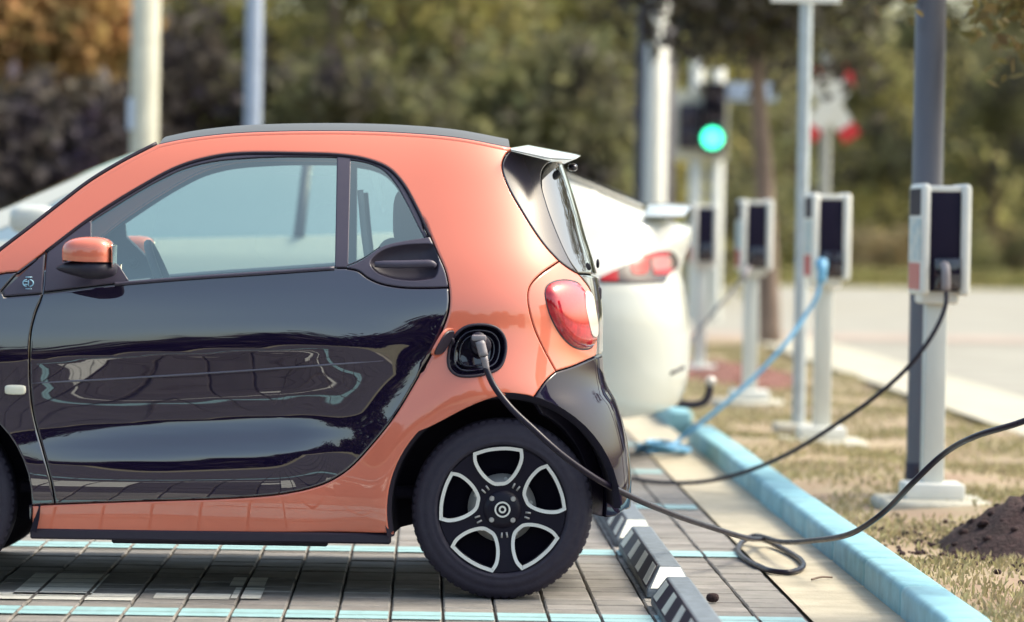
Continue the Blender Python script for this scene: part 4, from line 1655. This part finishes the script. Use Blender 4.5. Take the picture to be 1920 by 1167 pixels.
# ================================================================== white car further back
YW = 19.25
YWC = YW + 1.0
def XW_(px, Y=YW):
    return at(px, 600, Y).x
prof_w = interp([.15, .30, .50, .75, .95, 1.05, 1.15, 1.3, 1.5, 1.65, 1.8], [.10, .04, .02, .0, .02, .045, .10, .20, .34, .46, .62])
_silw = [(380, 1215), (400, 1245), (430, 1303), (452, 1301), (480, 1288), (505, 1283), (540, 1290), (580, 1297), (640, 1302), (700, 1300), (745, 1290), (790, 1262)]
_zw = [at(1200, y, YWC - .4).z for y, x in _silw][::-1]
_xw = [at(x, 600, YWC - .4).x for y, x in _silw][::-1]
xr_w = interp(_zw, _xw)
xf_w = interp([.2, .5, .8, 1.1], [-3.55, -3.62, -3.58, -3.4])
def half_w(x, z):
    return 1.0 - prof_w(z) - .10 * sstep(.2, 1.3, x) * sstep(.9, 1.2, z)
SW = Side(YWC, half_w, XW_(1040), xr_w, 2.6, -2.6, xf_w, 2.5)
wcar = thing('hatchback_car', (XW_(400), YWC, 0), 'large white car with tow hook parked two bays behind the small car', 'car')
c_top = [(-260, 468, 'c'), (-120, 440), (0, 395), (90, 356), (180, 318), (270, 287), (380, 264), (500, 254), (620, 252), (740, 258), (860, 275), (960, 300), (1075, 341), (1140, 368), (1203, 394, 'c'), (1250, 412), (1303, 430, 'c')]
qt = SW.pxl(c_top, 5, False)
low = SW.px(1286, 748)
edge_r = [SW.px(x, y) for x, y in [(1303, 430), (1300, 452), (1287, 482), (1283, 505), (1289, 540), (1296, 580), (1301, 640), (1299, 700)]]
zlw = .32
XRW, XFW = XW_(1040) - .02, XW_(1040) - .02 - 2.965
XRW = .38
XFW = XRW - 2.965
archw = lambda xc: [(xc + .40 * math.cos(a), .38 + .40 * math.sin(a)) for a in np.linspace(-.12, math.pi + .12, 20)]
q_tail = (SW.qmax - .002)
bodyp = chain(qt[:-1], [qt[-1]], [(q_tail, qt[-1][1] - .004), (q_tail, .42)], [SW.px(1288, 747), SW.px(1170, 786)], [(XRW + .44, .34)], archw(XRW), [(XRW - .46, .28), (XFW + .46, .28)], archw(XFW), [(XFW - .44, .30), (SW.qmin + .002, .30), (SW.qmin + .002, .78)], [(-3.1, .93)])
dlo = [(-60, 452, 'c'), (0, 430), (45, 408), (130, 364), (200, 334), (300, 304), (420, 278), (560, 266), (700, 270), (820, 290), (920, 322), (985, 352), (1005, 372), (985, 400), (900, 424), (700, 438), (400, 446), (100, 452)]
q_dlo = SW.pxl(dlo, 4)
pwb = panel(SW, bodyp, holes=[q_dlo], step=.05, fine=.025, gap=0, flange=.03)
pobj('body_shell', pjoin(pwb, pmir(pwb, YWC)), whitecar, wcar)
pwg_ = panel(SW, q_dlo, step=.05, fine=.03, gap=0, out=-.006, flange=0, fillet=0)
dark_win = glass_mat('white_car_window', (0.30, 0.40, 0.40), refl=0.75)
for f in (lambda p: p, lambda p: pmir(p, YWC)):
    wn_ = pobj('side_window', f(pwg_), dark_win, wcar)
for sg in (1, -1):
    for x in (150, 560):
        p_, q_ = SW.pos(*SW.px(x, 445)), SW.pos(*SW.px(x + 20, 275 if x > 200 else 355))
        mobj('window_pillar', mirror_y(tube([p_, q_], .03, 8, 2), YWC) if sg < 0 else tube([p_, q_], .03, 8, 2), darkp, wcar, smooth=True)


def bridge2(near_pts, yc, n=14, crown=0.0, fwd=0.0, pw=2.3):
    vs, fs = [], []
    k = len(near_pts)
    for i in range(n + 1):
        u = -1 + 2 * i / n
        for p in near_pts:
            h = yc - p.y
            c = 1 - abs(u) ** pw
            vs.append((p.x + fwd * c, yc + u * h, p.z + crown * c))
    for i in range(n):
        for j in range(k - 1):
            fs.append((i * k + j, (i + 1) * k + j, (i + 1) * k + j + 1, i * k + j + 1))
    return vs, fs


tp3 = [SW.pos(q, z) for q, z in qt]
n3 = len(tp3)
i_ws0, i_ws1, i_rg0, i_rg1 = 6, 24, 50, 70
mobj('bonnet', bridge2([SW.pos(q, z) for q, z in ((SW.qmin + .01, .78), (-3.1, .93))] + tp3[:i_ws0 + 1], YWC, 12, .06), whitecar, wcar, smooth=True)
mobj('windscreen', bridge2(tp3[i_ws0:i_ws1 + 1], YWC, 14, .04), dark_win, wcar, smooth=True)
mobj('roof', bridge2(tp3[i_ws1:i_rg0 + 1], YWC, 14, .012), whitecar, wcar, smooth=True)
mobj('rear_screen', bridge2([p + Vector((0, .03, .012)) for p in tp3[i_rg0:i_rg1 + 1]], YWC, 14, .05), hatch_glass, wcar, smooth=True)
mobj('screen_trim', tube([p + Vector((0, .01, .01)) for p in tp3[i_rg0 - 4:i_rg1 + 1]], .017, 8, 1, spl=False), mat('grey_trim', (.30, .29, .25), rough=.3), wcar, smooth=True)
mobj('boot_lid', bridge2(tp3[i_rg1:], YWC, 14, .02, .0), whitecar, wcar, smooth=True)
# raised spoiler wing
wp = [(1200, 396), (1206, 386), (1245, 383), (1293, 386), (1286, 394), (1262, 407), (1240, 411), (1216, 406)]
ws = []
for i in range(17):
    u = -1 + 2 * i / 16
    for (x, y) in wp:
        kk = .12 + .88 * (1 - abs(u) ** 2.5)
        p = at(1245 + (x - 1245) * (.75 + .25 * kk), 408 + (y - 408) * kk, YWC - .62)
        ws.append((p.x + .05 * (1 - u * u), YWC + u * .62, p.z + .015 * (1 - u * u)))
kf = len(wp)
wf = [(i * kf + j, i * kf + (j + 1) % kf, (i + 1) * kf + (j + 1) % kf, (i + 1) * kf + j) for i in range(16) for j in range(kf)]
wf += [tuple(range(kf)), tuple(16 * kf + j for j in range(kf))[::-1]]
mobj('rear_wing', recalc((ws, wf)), whitecar, wcar, auto=40)
# tail lamp
tl_ = [(1123, 522, 'c'), (1167, 500), (1202, 481), (1238, 471), (1258, 472), (1267, 482), (1269, 500), (1251, 518), (1246, 530, 'c'), (1180, 531), (1127, 530, 'c')]
q_tl = SW.pxl(tl_, 4)
ptl = panel(SW, q_tl, step=.02, fine=.015, gap=0, out=.010, flange=.02, fillet=.004)
def sub_l(pts, o):
    return panel(SW, SW.pxl(pts, 3), step=.02, fine=.015, gap=0, out=o, flange=.008, fillet=.003)
for f in (lambda p: p, lambda p: pmir(p, YWC)):
    l_ = pobj('tail_lamp', f(ptl), lampoff, wcar)
    pobj('red_lens', f(sub_l([(1124, 522, 'c'), (1156, 507, 'c'), (1158, 529, 'c'), (1128, 529, 'c')], .014)), deepred, l_)
    pobj('red_lens', f(sub_l([(1182, 494), (1210, 483), (1214, 505), (1208, 515), (1184, 515)], .014)), deepred, l_)
    pobj('red_lens', f(sub_l([(1206, 481, 'c'), (1240, 473), (1255, 474, 'c'), (1252, 479, 'c'), (1210, 489, 'c')], .014)), deepred, l_)
    pobj('clear_lens', f(sub_l([(1220, 486), (1250, 482), (1256, 495), (1248, 505), (1222, 508)], .014)), smokelens, l_)
    pobj('red_lens', f(sub_l([(1222, 508, 'c'), (1262, 502, 'c'), (1250, 517, 'c'), (1224, 517, 'c')], .014)), deepred, l_)
# tow hook
hk = [at(x, y, YWC) for x, y in [(1240, 752), (1275, 757), (1305, 759), (1322, 752), (1330, 735), (1331, 722)]]
tow = mobj('tow_hook', tube(hk, .022, 10, 6), darkp, wcar, smooth=True)
k = at(1332, 716, YWC)
mobj('tow_ball', superell(tuple(k), (.032, .032, .032), 1, 1, 14, 10), steel, tow, smooth=True)
k = SW.pos(*SW.px(1270, 694))
mobj('bumper_slot', tube([SW.pos(*SW.px(1258, 700)) + Vector((0, -.006, 0)), SW.pos(*SW.px(1280, 689)) + Vector((.004, -.004, 0))], .010, 6, 2), darkp, wcar, smooth=True)
for xw in (XRW, XFW):
    for sg in (1, -1):
        c = (xw, YWC - sg * .97, .38)
        wo = mobj('wheel', lathe([(.25, sg * .02), (.26, 0), (.35, .0), (.376, sg * .02), (.38, sg * .05), (.38, sg * .24), (.30, sg * .27)], c, 'y', 40), rubber, wcar, smooth=True)
        sp = [lathe([(.255, sg * .02), (.24, sg * .06), (.04, sg * .08)], c, 'y', 36)]
        mobj('rim', sp[0], rimblack, wo, smooth=True)
        for kx in range(5):
            a = kx * 2 * math.pi / 5
            mobj('spoke', tube([(c[0], c[1] + sg * .015, c[2]), (c[0] + .25 * math.cos(a), c[1] + sg * .008, c[2] + .25 * math.sin(a))], .03, 6, 2), alloy, wo, smooth=True)
        mobj('arch_liner', lathe([(.43, sg * .02), (.43, sg * .3), (.02, sg * .31)], (xw, YWC - sg * .95, .38), 'y', 24, math.pi * 1.1, -.05 * math.pi), linerm, wcar, smooth=True)
mobj('underbody', box((-1.0, YWC, .30), (4.2, 1.6, .10), .03), linerm, wcar)
# near door mirror
k = at(62, 412, YW - .12)
mo = mobj('door_mirror', superell(tuple(k), (.12, .10, .075), .6, .6, 20, 12), whitecar, wcar, smooth=True)
mobj('mirror_stalk', tube([k + Vector((0, .05, -.05)), k + Vector((0, .16, -.08))], .025, 8, 2), darkp, mo, smooth=True)

# ================================================================== charging posts
XCH = 2.31
def charger(y, label, cord=None, first=False):
    t = thing('charging_post', (0, 0, 0), label, 'charging post', 'charging posts along the verge')
    a = R(0.5)
    mobj('concrete_pad', box((0, .0, .015), (.50, .50, .07), .02), concrete, t, auto=40)
    mobj('base_plate', box((0, 0, .085), (.27, .24, .075), .012, seg=2), whiteplast, t, auto=40)
    mobj('post', box((0, 0, .53), (.098, .098, .88), .010, seg=2), postwhite, t, auto=40)
    hd = mobj('head', box((0.02, .05, 1.22), (.155, .36, .46), .02, seg=2), chargerblack, t, auto=40)
    mobj('neck', box((0.01, .03, .965), (.17, .24, .07), .012), whiteplast, t, auto=40)
    for sx, nm in ((-1, 'left'), (1, 'right')):
        mobj('side_shell', box((.02 + sx * .092, .045, 1.222), (.046, .40, .505), .022, seg=3), whiteplast, hd, auto=40)
    mobj('top_cover', box((.02, .06, 1.45), (.16, .38, .03), .01, seg=2), whiteplast, hd, auto=40)
    mobj('socket_block', box((.03, -.135, 1.07), (.12, .03, .14), .008, seg=2), gloss_black, hd, auto=40)
    # stickers on the left shell
    mobj('display', box((-.0955, .03, 1.39), (.004, .33, .12), .0), chargerblack, hd)
    mobj('blue_sticker', box((-.0958, .03, 1.22), (.004, .35, .19), .0), stickblue, hd)
    mobj('red_sticker', box((-.0956, .03, 1.055), (.004, .33, .12), .0), stickred, hd)
    t.rotation_euler.z = a
    t.location = (XCH, y, 0)
    return t


charger(16.70, 'nearest white charging post in front of the blue-grey lamp post')
charger(21.40, 'white charging post with the light blue cable')
charger(26.20, 'white charging post between the blue cable and the tree trunk')
charger(31.00, 'farthest white charging post half behind the white car tail')
charger(11.90, 'charging post off the right edge feeding the small car')

# black lead of the nearest post
cb = thing('charging_cable', (XCH, 16.5, 0), 'thin black cable sagging from the nearest charging post behind the bumper', 'cable', 'charging cables')
p0 = at(1772, 498, 16.50)
mobj('plug', tube([p0 + Vector((0, .06, .0)), p0 + Vector((0, -.02, -.01)), at(1774, 545, 16.48)], .020, 12, 4), pluggrey, cb, smooth=True)
pp = [(1774, 540, 16.48), (1773, 572, 16.46), (1752, 622, 16.45), (1705, 686, 16.5), (1640, 745, 16.6), (1560, 801, 16.8), (1480, 850, 17.1), (1400, 884, 17.4), (1335, 901, 17.6), (1270, 906, 17.8), (1180, 897, 18.1), (1090, 870, 18.4), (1030, 800, 18.7), (1000, 700, 19.0), (995, 660, 19.22)]
mobj('cord', tube([at(*p) for p in pp], .0105, 10, 6), cordm, cb, smooth=True)
# blue lead with its coil on the ground
cb = thing('charging_cable', (XCH, 21.2, 0), 'light blue cable running from a charging post to a coil on the ground', 'cable', 'charging cables')
p0 = at(1541, 495, 21.16)
mobj('plug', join(tube([p0 + Vector((0, .10, .0)), p0 + Vector((0, -.02, -.01)), at(1540, 530, 21.14)], .028, 12, 4), superell(tuple(p0), (.035, .03, .035), .8, .8, 12, 8)), cordblue, cb, smooth=True)
pp = [at(*p) for p in [(1540, 522, 21.14), (1532, 555, 21.12), (1510, 592, 21.1), (1470, 648, 21.0), (1420, 702, 20.95), (1360, 757, 20.9), (1305, 800, 20.9), (1270, 828, 20.9)]]
cc = gnd(1242, 846, .02)
for i in range(34):
    a = i * .56
    rr = .115 + .035 * math.sin(i * 1.3)
    pp.append(Vector((cc.x + rr * math.cos(a), cc.y + rr * 2.2 * math.sin(a), .014 + .0016 * i)))
mobj('cord', tube(pp, .013, 8, 5), cordblue, cb, smooth=True)
cb = thing('charging_cable', (XCH, 26, 0), 'thin grey cable hanging from the third charging post', 'cable', 'charging cables')
pp = [at(*p) for p in [(1402, 505, 25.95), (1392, 522, 25.9), (1350, 572, 25.9), (1310, 620, 25.9), (1275, 672, 25.8), (1240, 740, 25.6)]]
g = gnd(1210, 775, .02)
pp += [g, g + Vector((-.5, .2, 0))]
mobj('cord', tube(pp, .011, 8, 5), cordgrey, cb, smooth=True)
mobj('plug', tube([pp[0] + Vector((0, .1, 0)), pp[0], pp[1]], .022, 10, 3), pluggrey, cb, smooth=True)

# ================================================================== posts and signs
def pole(name, x, y, z0, z1, r, m, label, cat, parts=None, n=28, taper=1.0):
    t = thing(name, (x, y, 0), label, cat)
    mobj('shaft', lathe([(r, z0), (r * taper, z1), (0, z1 + .004)], (x, y, 0), 'z', n), m, t, smooth=True)
    return t


b = at(1727, 700, 17.45)
lp = pole('lamp_post', b.x + .012, 17.45, -.05, 6.0, .0745, postblue, 'tall blue-grey lamp post standing behind the nearest charging post', 'lamp post', taper=.93)
mobj('foot_sleeve', lathe([(.078, .0), (.0785, .16), (.074, .166)], (b.x + .012, 17.45, 0), 'z', 28), postdark, lp, smooth=True)
mobj('hatch_cover', box((b.x + .012 - .02, 17.45 - .074, .09), (.05, .012, .12), .004), postdark, lp)
mobj('lamp_arm', tube([(b.x, 17.45, 5.95), (b.x - .2, 17.45, 6.2), (b.x - .9, 17.45, 6.3)], .04, 10, 5), postblue, lp, smooth=True)
mobj('lamp_head', superell((b.x - 1.1, 17.45, 6.28), (.3, .12, .06), .6, .6, 16, 8), postblue, lp, smooth=True)

b0, b1 = at(1493, 800, 22.9), at(1512, 20, 22.9)
sp_ = thing('sign_post', (b0.x, 22.9, 0), 'thin pale sign post with its plate cut by the top edge', 'sign post')
mobj('shaft', lathe([(.040, .05), (.040, 3.3)], (b0.x + .012, 22.9, 0), 'z', 20), postpale, sp_, smooth=True)
k = at(1510, 6, 22.85)
mobj('sign_plate', box((k.x, 22.84, k.z + .31), (.43, .012, .62), .004), signwhite, sp_)
mobj('plate_symbol', box((k.x, 22.832, k.z + .33), (.30, .006, .42), .002), mat('parking_blue', (.04, .16, .5), rough=.4), sp_)
mobj('foot', box((b0.x + .012, 22.9, .03), (.3, .3, .06), .01), concrete, sp_)

k = at(1540, 400, 45)
cs = thing('crossing_sign', (k.x, 45, 0), 'white level crossing cross with red tips on a grey post', 'sign')
mobj('shaft', lathe([(.065, -.05), (.065, 3.62)], (k.x + .03, 45, 0), 'z', 20), mat('grey_post', (.34, .35, .33), rough=.5), cs, smooth=True)
k = at(1556, 194, 44.9)
for s in (1, -1):
    a = s * R(56)
    d, nrm = Vector((math.cos(a), 0, math.sin(a))), Vector((-math.sin(a), 0, math.cos(a)))
    L0, wd = .50, .115
    def bar(u0, u1, w, y0, y1):
        pr = [Vector((k.x, 0, k.z)) + d * u + nrm * v for u, v in ((u0, -w), (u1, -w), (u1, w), (u0, w))]
        return prism([(p.x, p.z) for p in pr], y0, y1)
    arm = mobj('cross_arm', bar(-L0, L0, wd, 44.86 - .02 * s, 44.875 - .02 * s), signwhite, cs)
    for e in (-1, 1):
        mobj('red_tip', bar(min(e * .34, e * .51), max(e * .34, e * .51), wd + .004, 44.852 - .02 * s, 44.858 - .02 * s), signred, arm)

YT = 52.0
k = at(1338, 400, YT)
tr = thing('traffic_light', (k.x, YT, 0), 'traffic light showing green in front of a pale backing board', 'traffic light')
mobj('shaft', lathe([(.095, -.05), (.095, 3.55), (0, 3.56)], (k.x + .04, YT + .1, 0), 'z', 20), postwhite, tr, smooth=True)
mobj('shaft', lathe([(.095, -.05), (.095, 3.75), (0, 3.76)], (at(1300, 300, YT).x + .04, YT + .1, 0), 'z', 20), postwhite, tr, smooth=True)
def board(x0, x1, y0, y1, Y, th, name, m, bev, par):
    a, b_ = at(x0, y1, Y), at(x1, y0, Y)
    return mobj(name, box(((a.x + b_.x) / 2, Y, (a.z + b_.z) / 2), (b_.x - a.x, th, b_.z - a.z), bev, seg=3), m, par, auto=40)
board(1255, 1366, 172, 300, YT - .02, .03, 'backing_board', postbeige, .014, tr)
h1_ = board(1317, 1361, 155, 288, YT - .14, .18, 'signal_head', signalblack, .03, tr)
h2_ = board(1272, 1314, 196, 279, YT - .12, .14, 'signal_head', signalblack, .03, tr)
for y_, mm, nm in ((172, lampoff, 'red_lens'), (216, lampoff, 'amber_lens'), (259, greenlamp, 'green_lens')):
    p = at(1336, y_, YT - .26)
    mobj(nm, lathe([(0, -.035), (.07, -.03), (.10, -.012), (.135, .02)], tuple(p), 'y', 28), mm, h1_, smooth=True)
    mobj('visor', lathe([(.172, -.20), (.172, .03)], tuple(p), 'y', 20, math.pi, 0), signalblack, h1_, smooth=True)
for y_ in (222, 254):
    p = at(1293, y_, YT - .20)
    mobj('dark_lens', lathe([(0, -.02), (.08, -.015), (.10, .01)], tuple(p), 'y', 20), lampoff, h2_, smooth=True)
board(1362, 1456, 157, 189, YT - .1, .03, 'street_plate', signblue, .01, tr)

b = at(1228, 300, 43)
wp_ = pole('white_post', b.x, 43, -.05, at(1228, -60, 43).z, .132, postwhite, 'thick white post beyond the white car tail', 'post')
mobj('post_cap', lathe([(.14, 0), (.14, .07), (.06, .11), (0, .115)], (b.x, 43, at(1228, -60, 43).z - .01), 'z', 24), whiteplast, wp_, smooth=True)
b = at(1226, 300, 45)
bp_ = pole('dark_post', b.x + .005, 45, -.05, at(1228, -60, 45).z, .238, signalblack, 'wide dark post right behind the thick white post', 'post')
mobj('post_cap', lathe([(.24, 0), (.24, .03), (0, .05)], (b.x + .005, 45, at(1228, -60, 45).z - .01), 'z', 24), signalblack, bp_, smooth=True)
b = at(272, 150, 35)
tp_ = pole('concrete_mast', b.x, 35, -.05, 7.5, .132, postbeige, 'thick beige concrete mast behind the small car roof', 'mast')
k = at(243, 215, 35)
mobj('mast_box', box((k.x + .02, 34.95, k.z), (.07, .12, .30), .01), signblue, tp_)
b = at(475, 150, 36)
pole('steel_pole', b.x, 36, -.05, 7.5, .083, mat('blue_grey_steel', (.24, .29, .38), rough=.4, var=.08, vscale=4), 'slim blue-grey steel pole behind the small car roof', 'pole')

# ================================================================== trees and shrubs
def leaves(centres, n_per, spread, size, flat=1.0, rs=None):
    """leaf quads scattered round clump centres -> verts, faces"""
    rs = rs or rng
    C = np.repeat(np.array(centres), n_per, 0)
    N = len(C)
    P = C + rs.normal(0, 1, (N, 3)) * np.array(spread)
    a = rs.normal(0, 1, (N, 3))
    a /= np.linalg.norm(a, axis=1)[:, None]
    h = rs.normal(0, 1, (N, 3))
    h[:, 2] *= flat
    b = np.cross(a, h)
    b /= np.maximum(np.linalg.norm(b, axis=1), 1e-6)[:, None]
    s = size * rs.uniform(.55, 1.3, N)[:, None]
    V = np.zeros((N, 4, 3))
    V[:, 0] = P - a * s
    V[:, 1] = P + b * s * .5
    V[:, 2] = P + a * s
    V[:, 3] = P - b * s * .5
    return V.reshape(-1, 3).tolist(), [(4 * i, 4 * i + 1, 4 * i + 2, 4 * i + 3) for i in range(N)]


def tree(name, x, y, z0, h, rx, ry, zc, rz, m, label, nclump=150, nper=40, leaf=.14, trunk=.12, group=None, spread=.28, cat='tree', lean=0.0, shell=.55, limbs=6):
    t = thing(name, (x, y, z0), label, cat, group)
    top = z0 + max(zc, .6)
    pts = [(x - lean, y, z0 - .05), (x - lean * .7, y + .02, z0 + (zc - z0) * .35), (x - lean * .15, y, z0 + (zc - z0) * .75), (x, y, z0 + zc + rz * .4)]
    tk = mobj('trunk', tube(pts, lambda s: trunk * (1.15 - .75 * s), 10, 6), bark, t, smooth=True)
    for i in range(limbs):
        a = 2.4 * i + x
        st = Vector((x - lean * .2, y, z0 + zc - rz * .55 + .15 * i * rz / limbs))
        e = Vector((x + rx * .7 * math.cos(a), y + ry * .7 * math.sin(a), z0 + zc + rz * (.1 + .5 * math.sin(i * 1.7))))
        mobj('limb', tube([st, st.lerp(e, .5) + Vector((0, 0, .08 * rz)), e], lambda s: trunk * .38 * (1 - .75 * s), 7, 4), bark, tk, smooth=True)
    cs = []
    rs = np.random.default_rng(int(abs(x * 131 + y * 17)) + 3)
    while len(cs) < nclump:
        v = rs.normal(0, 1, 3)
        v /= np.linalg.norm(v)
        r = rs.uniform(shell, 1.0) ** .7
        lump = 1 + .22 * math.sin(3 * v[0] + 5 * v[2] + x) + .15 * math.sin(7 * v[1] - 4 * v[0] + y)
        p = v * r * lump
        cz = z0 + zc + p[2] * rz
        if cz < z0 + .1:
            continue
        cs.append((x + p[0] * rx, y + p[1] * ry, cz))
    mobj('crown', leaves(cs, nper, (spread, spread, spread * .8), leaf, rs=rs), m, t)
    return t


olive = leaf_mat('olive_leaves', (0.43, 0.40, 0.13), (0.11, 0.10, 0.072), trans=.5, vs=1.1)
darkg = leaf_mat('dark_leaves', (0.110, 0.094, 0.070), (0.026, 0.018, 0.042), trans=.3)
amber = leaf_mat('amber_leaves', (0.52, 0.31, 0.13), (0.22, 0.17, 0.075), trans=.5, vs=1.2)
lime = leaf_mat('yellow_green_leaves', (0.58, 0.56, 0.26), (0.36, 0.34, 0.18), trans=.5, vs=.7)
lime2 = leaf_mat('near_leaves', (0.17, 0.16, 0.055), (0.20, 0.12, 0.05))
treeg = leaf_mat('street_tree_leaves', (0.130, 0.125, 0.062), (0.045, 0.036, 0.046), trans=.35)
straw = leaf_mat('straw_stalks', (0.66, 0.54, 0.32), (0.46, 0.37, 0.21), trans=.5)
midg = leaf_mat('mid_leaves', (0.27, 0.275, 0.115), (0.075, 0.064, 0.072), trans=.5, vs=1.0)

# the young street tree with its trunk in view
YTr = 40.0
k0, k1 = at(1448, 640, YTr), at(1412, 110, YTr)
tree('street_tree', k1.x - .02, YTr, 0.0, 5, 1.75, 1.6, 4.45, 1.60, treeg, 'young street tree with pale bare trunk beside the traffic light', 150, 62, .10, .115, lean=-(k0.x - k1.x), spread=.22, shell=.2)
# tree whose leaves hang in at the top right
kx = at(2075, 60, 17.2)
t_ = tree('leafy_tree', kx.x, 17.2, 0.09, 4, 1.0, 1.2, 2.40, .80, lime2, 'near tree whose twigs hang in at the top right corner', 75, 42, .045, .05, spread=.13, shell=.1)

bg = [
    # name, x px, Y, rx, rz, zc, mat, label
    ('hedge_tree', 60, 62, 4.2, 4.6, 3.0, darkg, 'dark tree at the left edge behind the beige mast'),
    ('amber_tree', 95, 56, .95, .50, 4.25, amber, 'tree with orange autumn leaves in the top left corner'),
    ('hedge_tree', 390, 66, 3.2, 4.5, 3.2, midg, 'dark tree between the beige mast and the slim steel pole'),
    ('hedge_tree', 620, 64, 3.4, 4.8, 3.4, olive, 'olive green tree right of the slim steel pole'),
    ('hedge_tree', 850, 70, 3.6, 5.2, 3.6, olive, 'broad olive tree above the middle of the car roof'),
    ('hedge_tree', 1080, 66, 3.0, 4.6, 3.2, olive, 'olive tree left of the thick white post'),
    ('hedge_tree', 960, 60, 2.2, 2.2, 1.6, midg, 'low dark shrub above the roof spoiler'),
    ('hedge_tree', 700, 60, 2.4, 2.0, 1.5, midg, 'low dark shrub above the car roof'),
    ('hedge_tree', 70, 54, 1.6, 1.5, 1.5, darkg, 'low dark shrub at the left edge under the orange leaves'),
    ('hedge_tree', 250, 60, 2.3, 2.2, 1.5, darkg, 'low dark shrub behind the beige mast'),
    ('hedge_tree', 1240, 96, 4.0, 4.6, 3.6, midg, 'dark tree behind the traffic light'),
    ('far_tree', 1480, 108, 4.4, 4.4, 4.2, lime, 'yellow green tree behind the crossing sign'),
    ('far_tree', 1650, 112, 3.6, 3.7, 3.0, lime, 'yellow green tree left of the lamp post'),
    ('far_tree', 1860, 104, 4.6, 5.6, 4.6, midg, 'dark tree right of the lamp post'),
    ('far_tree', 2080, 100, 4.0, 5.6, 4.6, midg, 'dark tree at the right edge behind the hanging twigs'),
    ('far_tree', 1600, 118, 3.0, 2.0, 1.6, midg, 'low dark shrub between crossing sign and lamp post'),
    ('far_tree', 1350, 116, 3.5, 4.8, 4.4, olive, 'olive tree behind the street tree trunk'),
]
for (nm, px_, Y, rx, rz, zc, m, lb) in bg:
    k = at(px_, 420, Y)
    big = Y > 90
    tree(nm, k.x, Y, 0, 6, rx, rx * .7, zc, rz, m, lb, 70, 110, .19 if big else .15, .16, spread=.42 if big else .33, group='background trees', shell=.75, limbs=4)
# straw coloured bank of tall grass and shrubs across the road
for i, px_ in enumerate((1330, 1480, 1600, 1690, 1800, 1910, 2030)):
    k = at(px_, 420, 98 + (i % 3))
    lb = ['first', 'second', 'third', 'fourth', 'fifth', 'sixth', 'seventh'][i]
    tree('straw_shrub', k.x, 98 + (i % 3), 0, 1.5, 1.25, .8, .55, .75 + .2 * (i % 2), straw if i % 3 != 1 else lime, lb + ' straw coloured shrub from the left on the bank across the road', 60, 40, .12, .05,
         group='straw coloured shrubs across the road', spread=.2, shell=.1, cat='shrub', limbs=3)


# wood that closes the view behind the trees, and the tree line behind the photographer (seen mirrored in the door)
def wood(name, x0, x1, y, h, m, label, n, leaf):
    xs = rng.uniform(x0, x1, n)
    hh = h * (.75 + .25 * np.sin(xs * .21) + .18 * np.sin(xs * .63 + 1))
    zs = rng.uniform(0, 1, n) * hh
    ys = y + rng.normal(0, 1.2, n)
    return tag(mobj(name, leaves(np.stack([xs, ys, zs], 1), 7, (leaf * 1.4,) * 3, leaf), m, kind='stuff'), label, 'wood')


wood('distant_wood', -40, 60, 135, 12, midg, 'distant wood closing the view behind all the trees', 9000, .55)
wood('tree_line', -70, 70, -38, 10.0, darkg, 'tree line behind the photographer mirrored in the black door', 9000, .45)
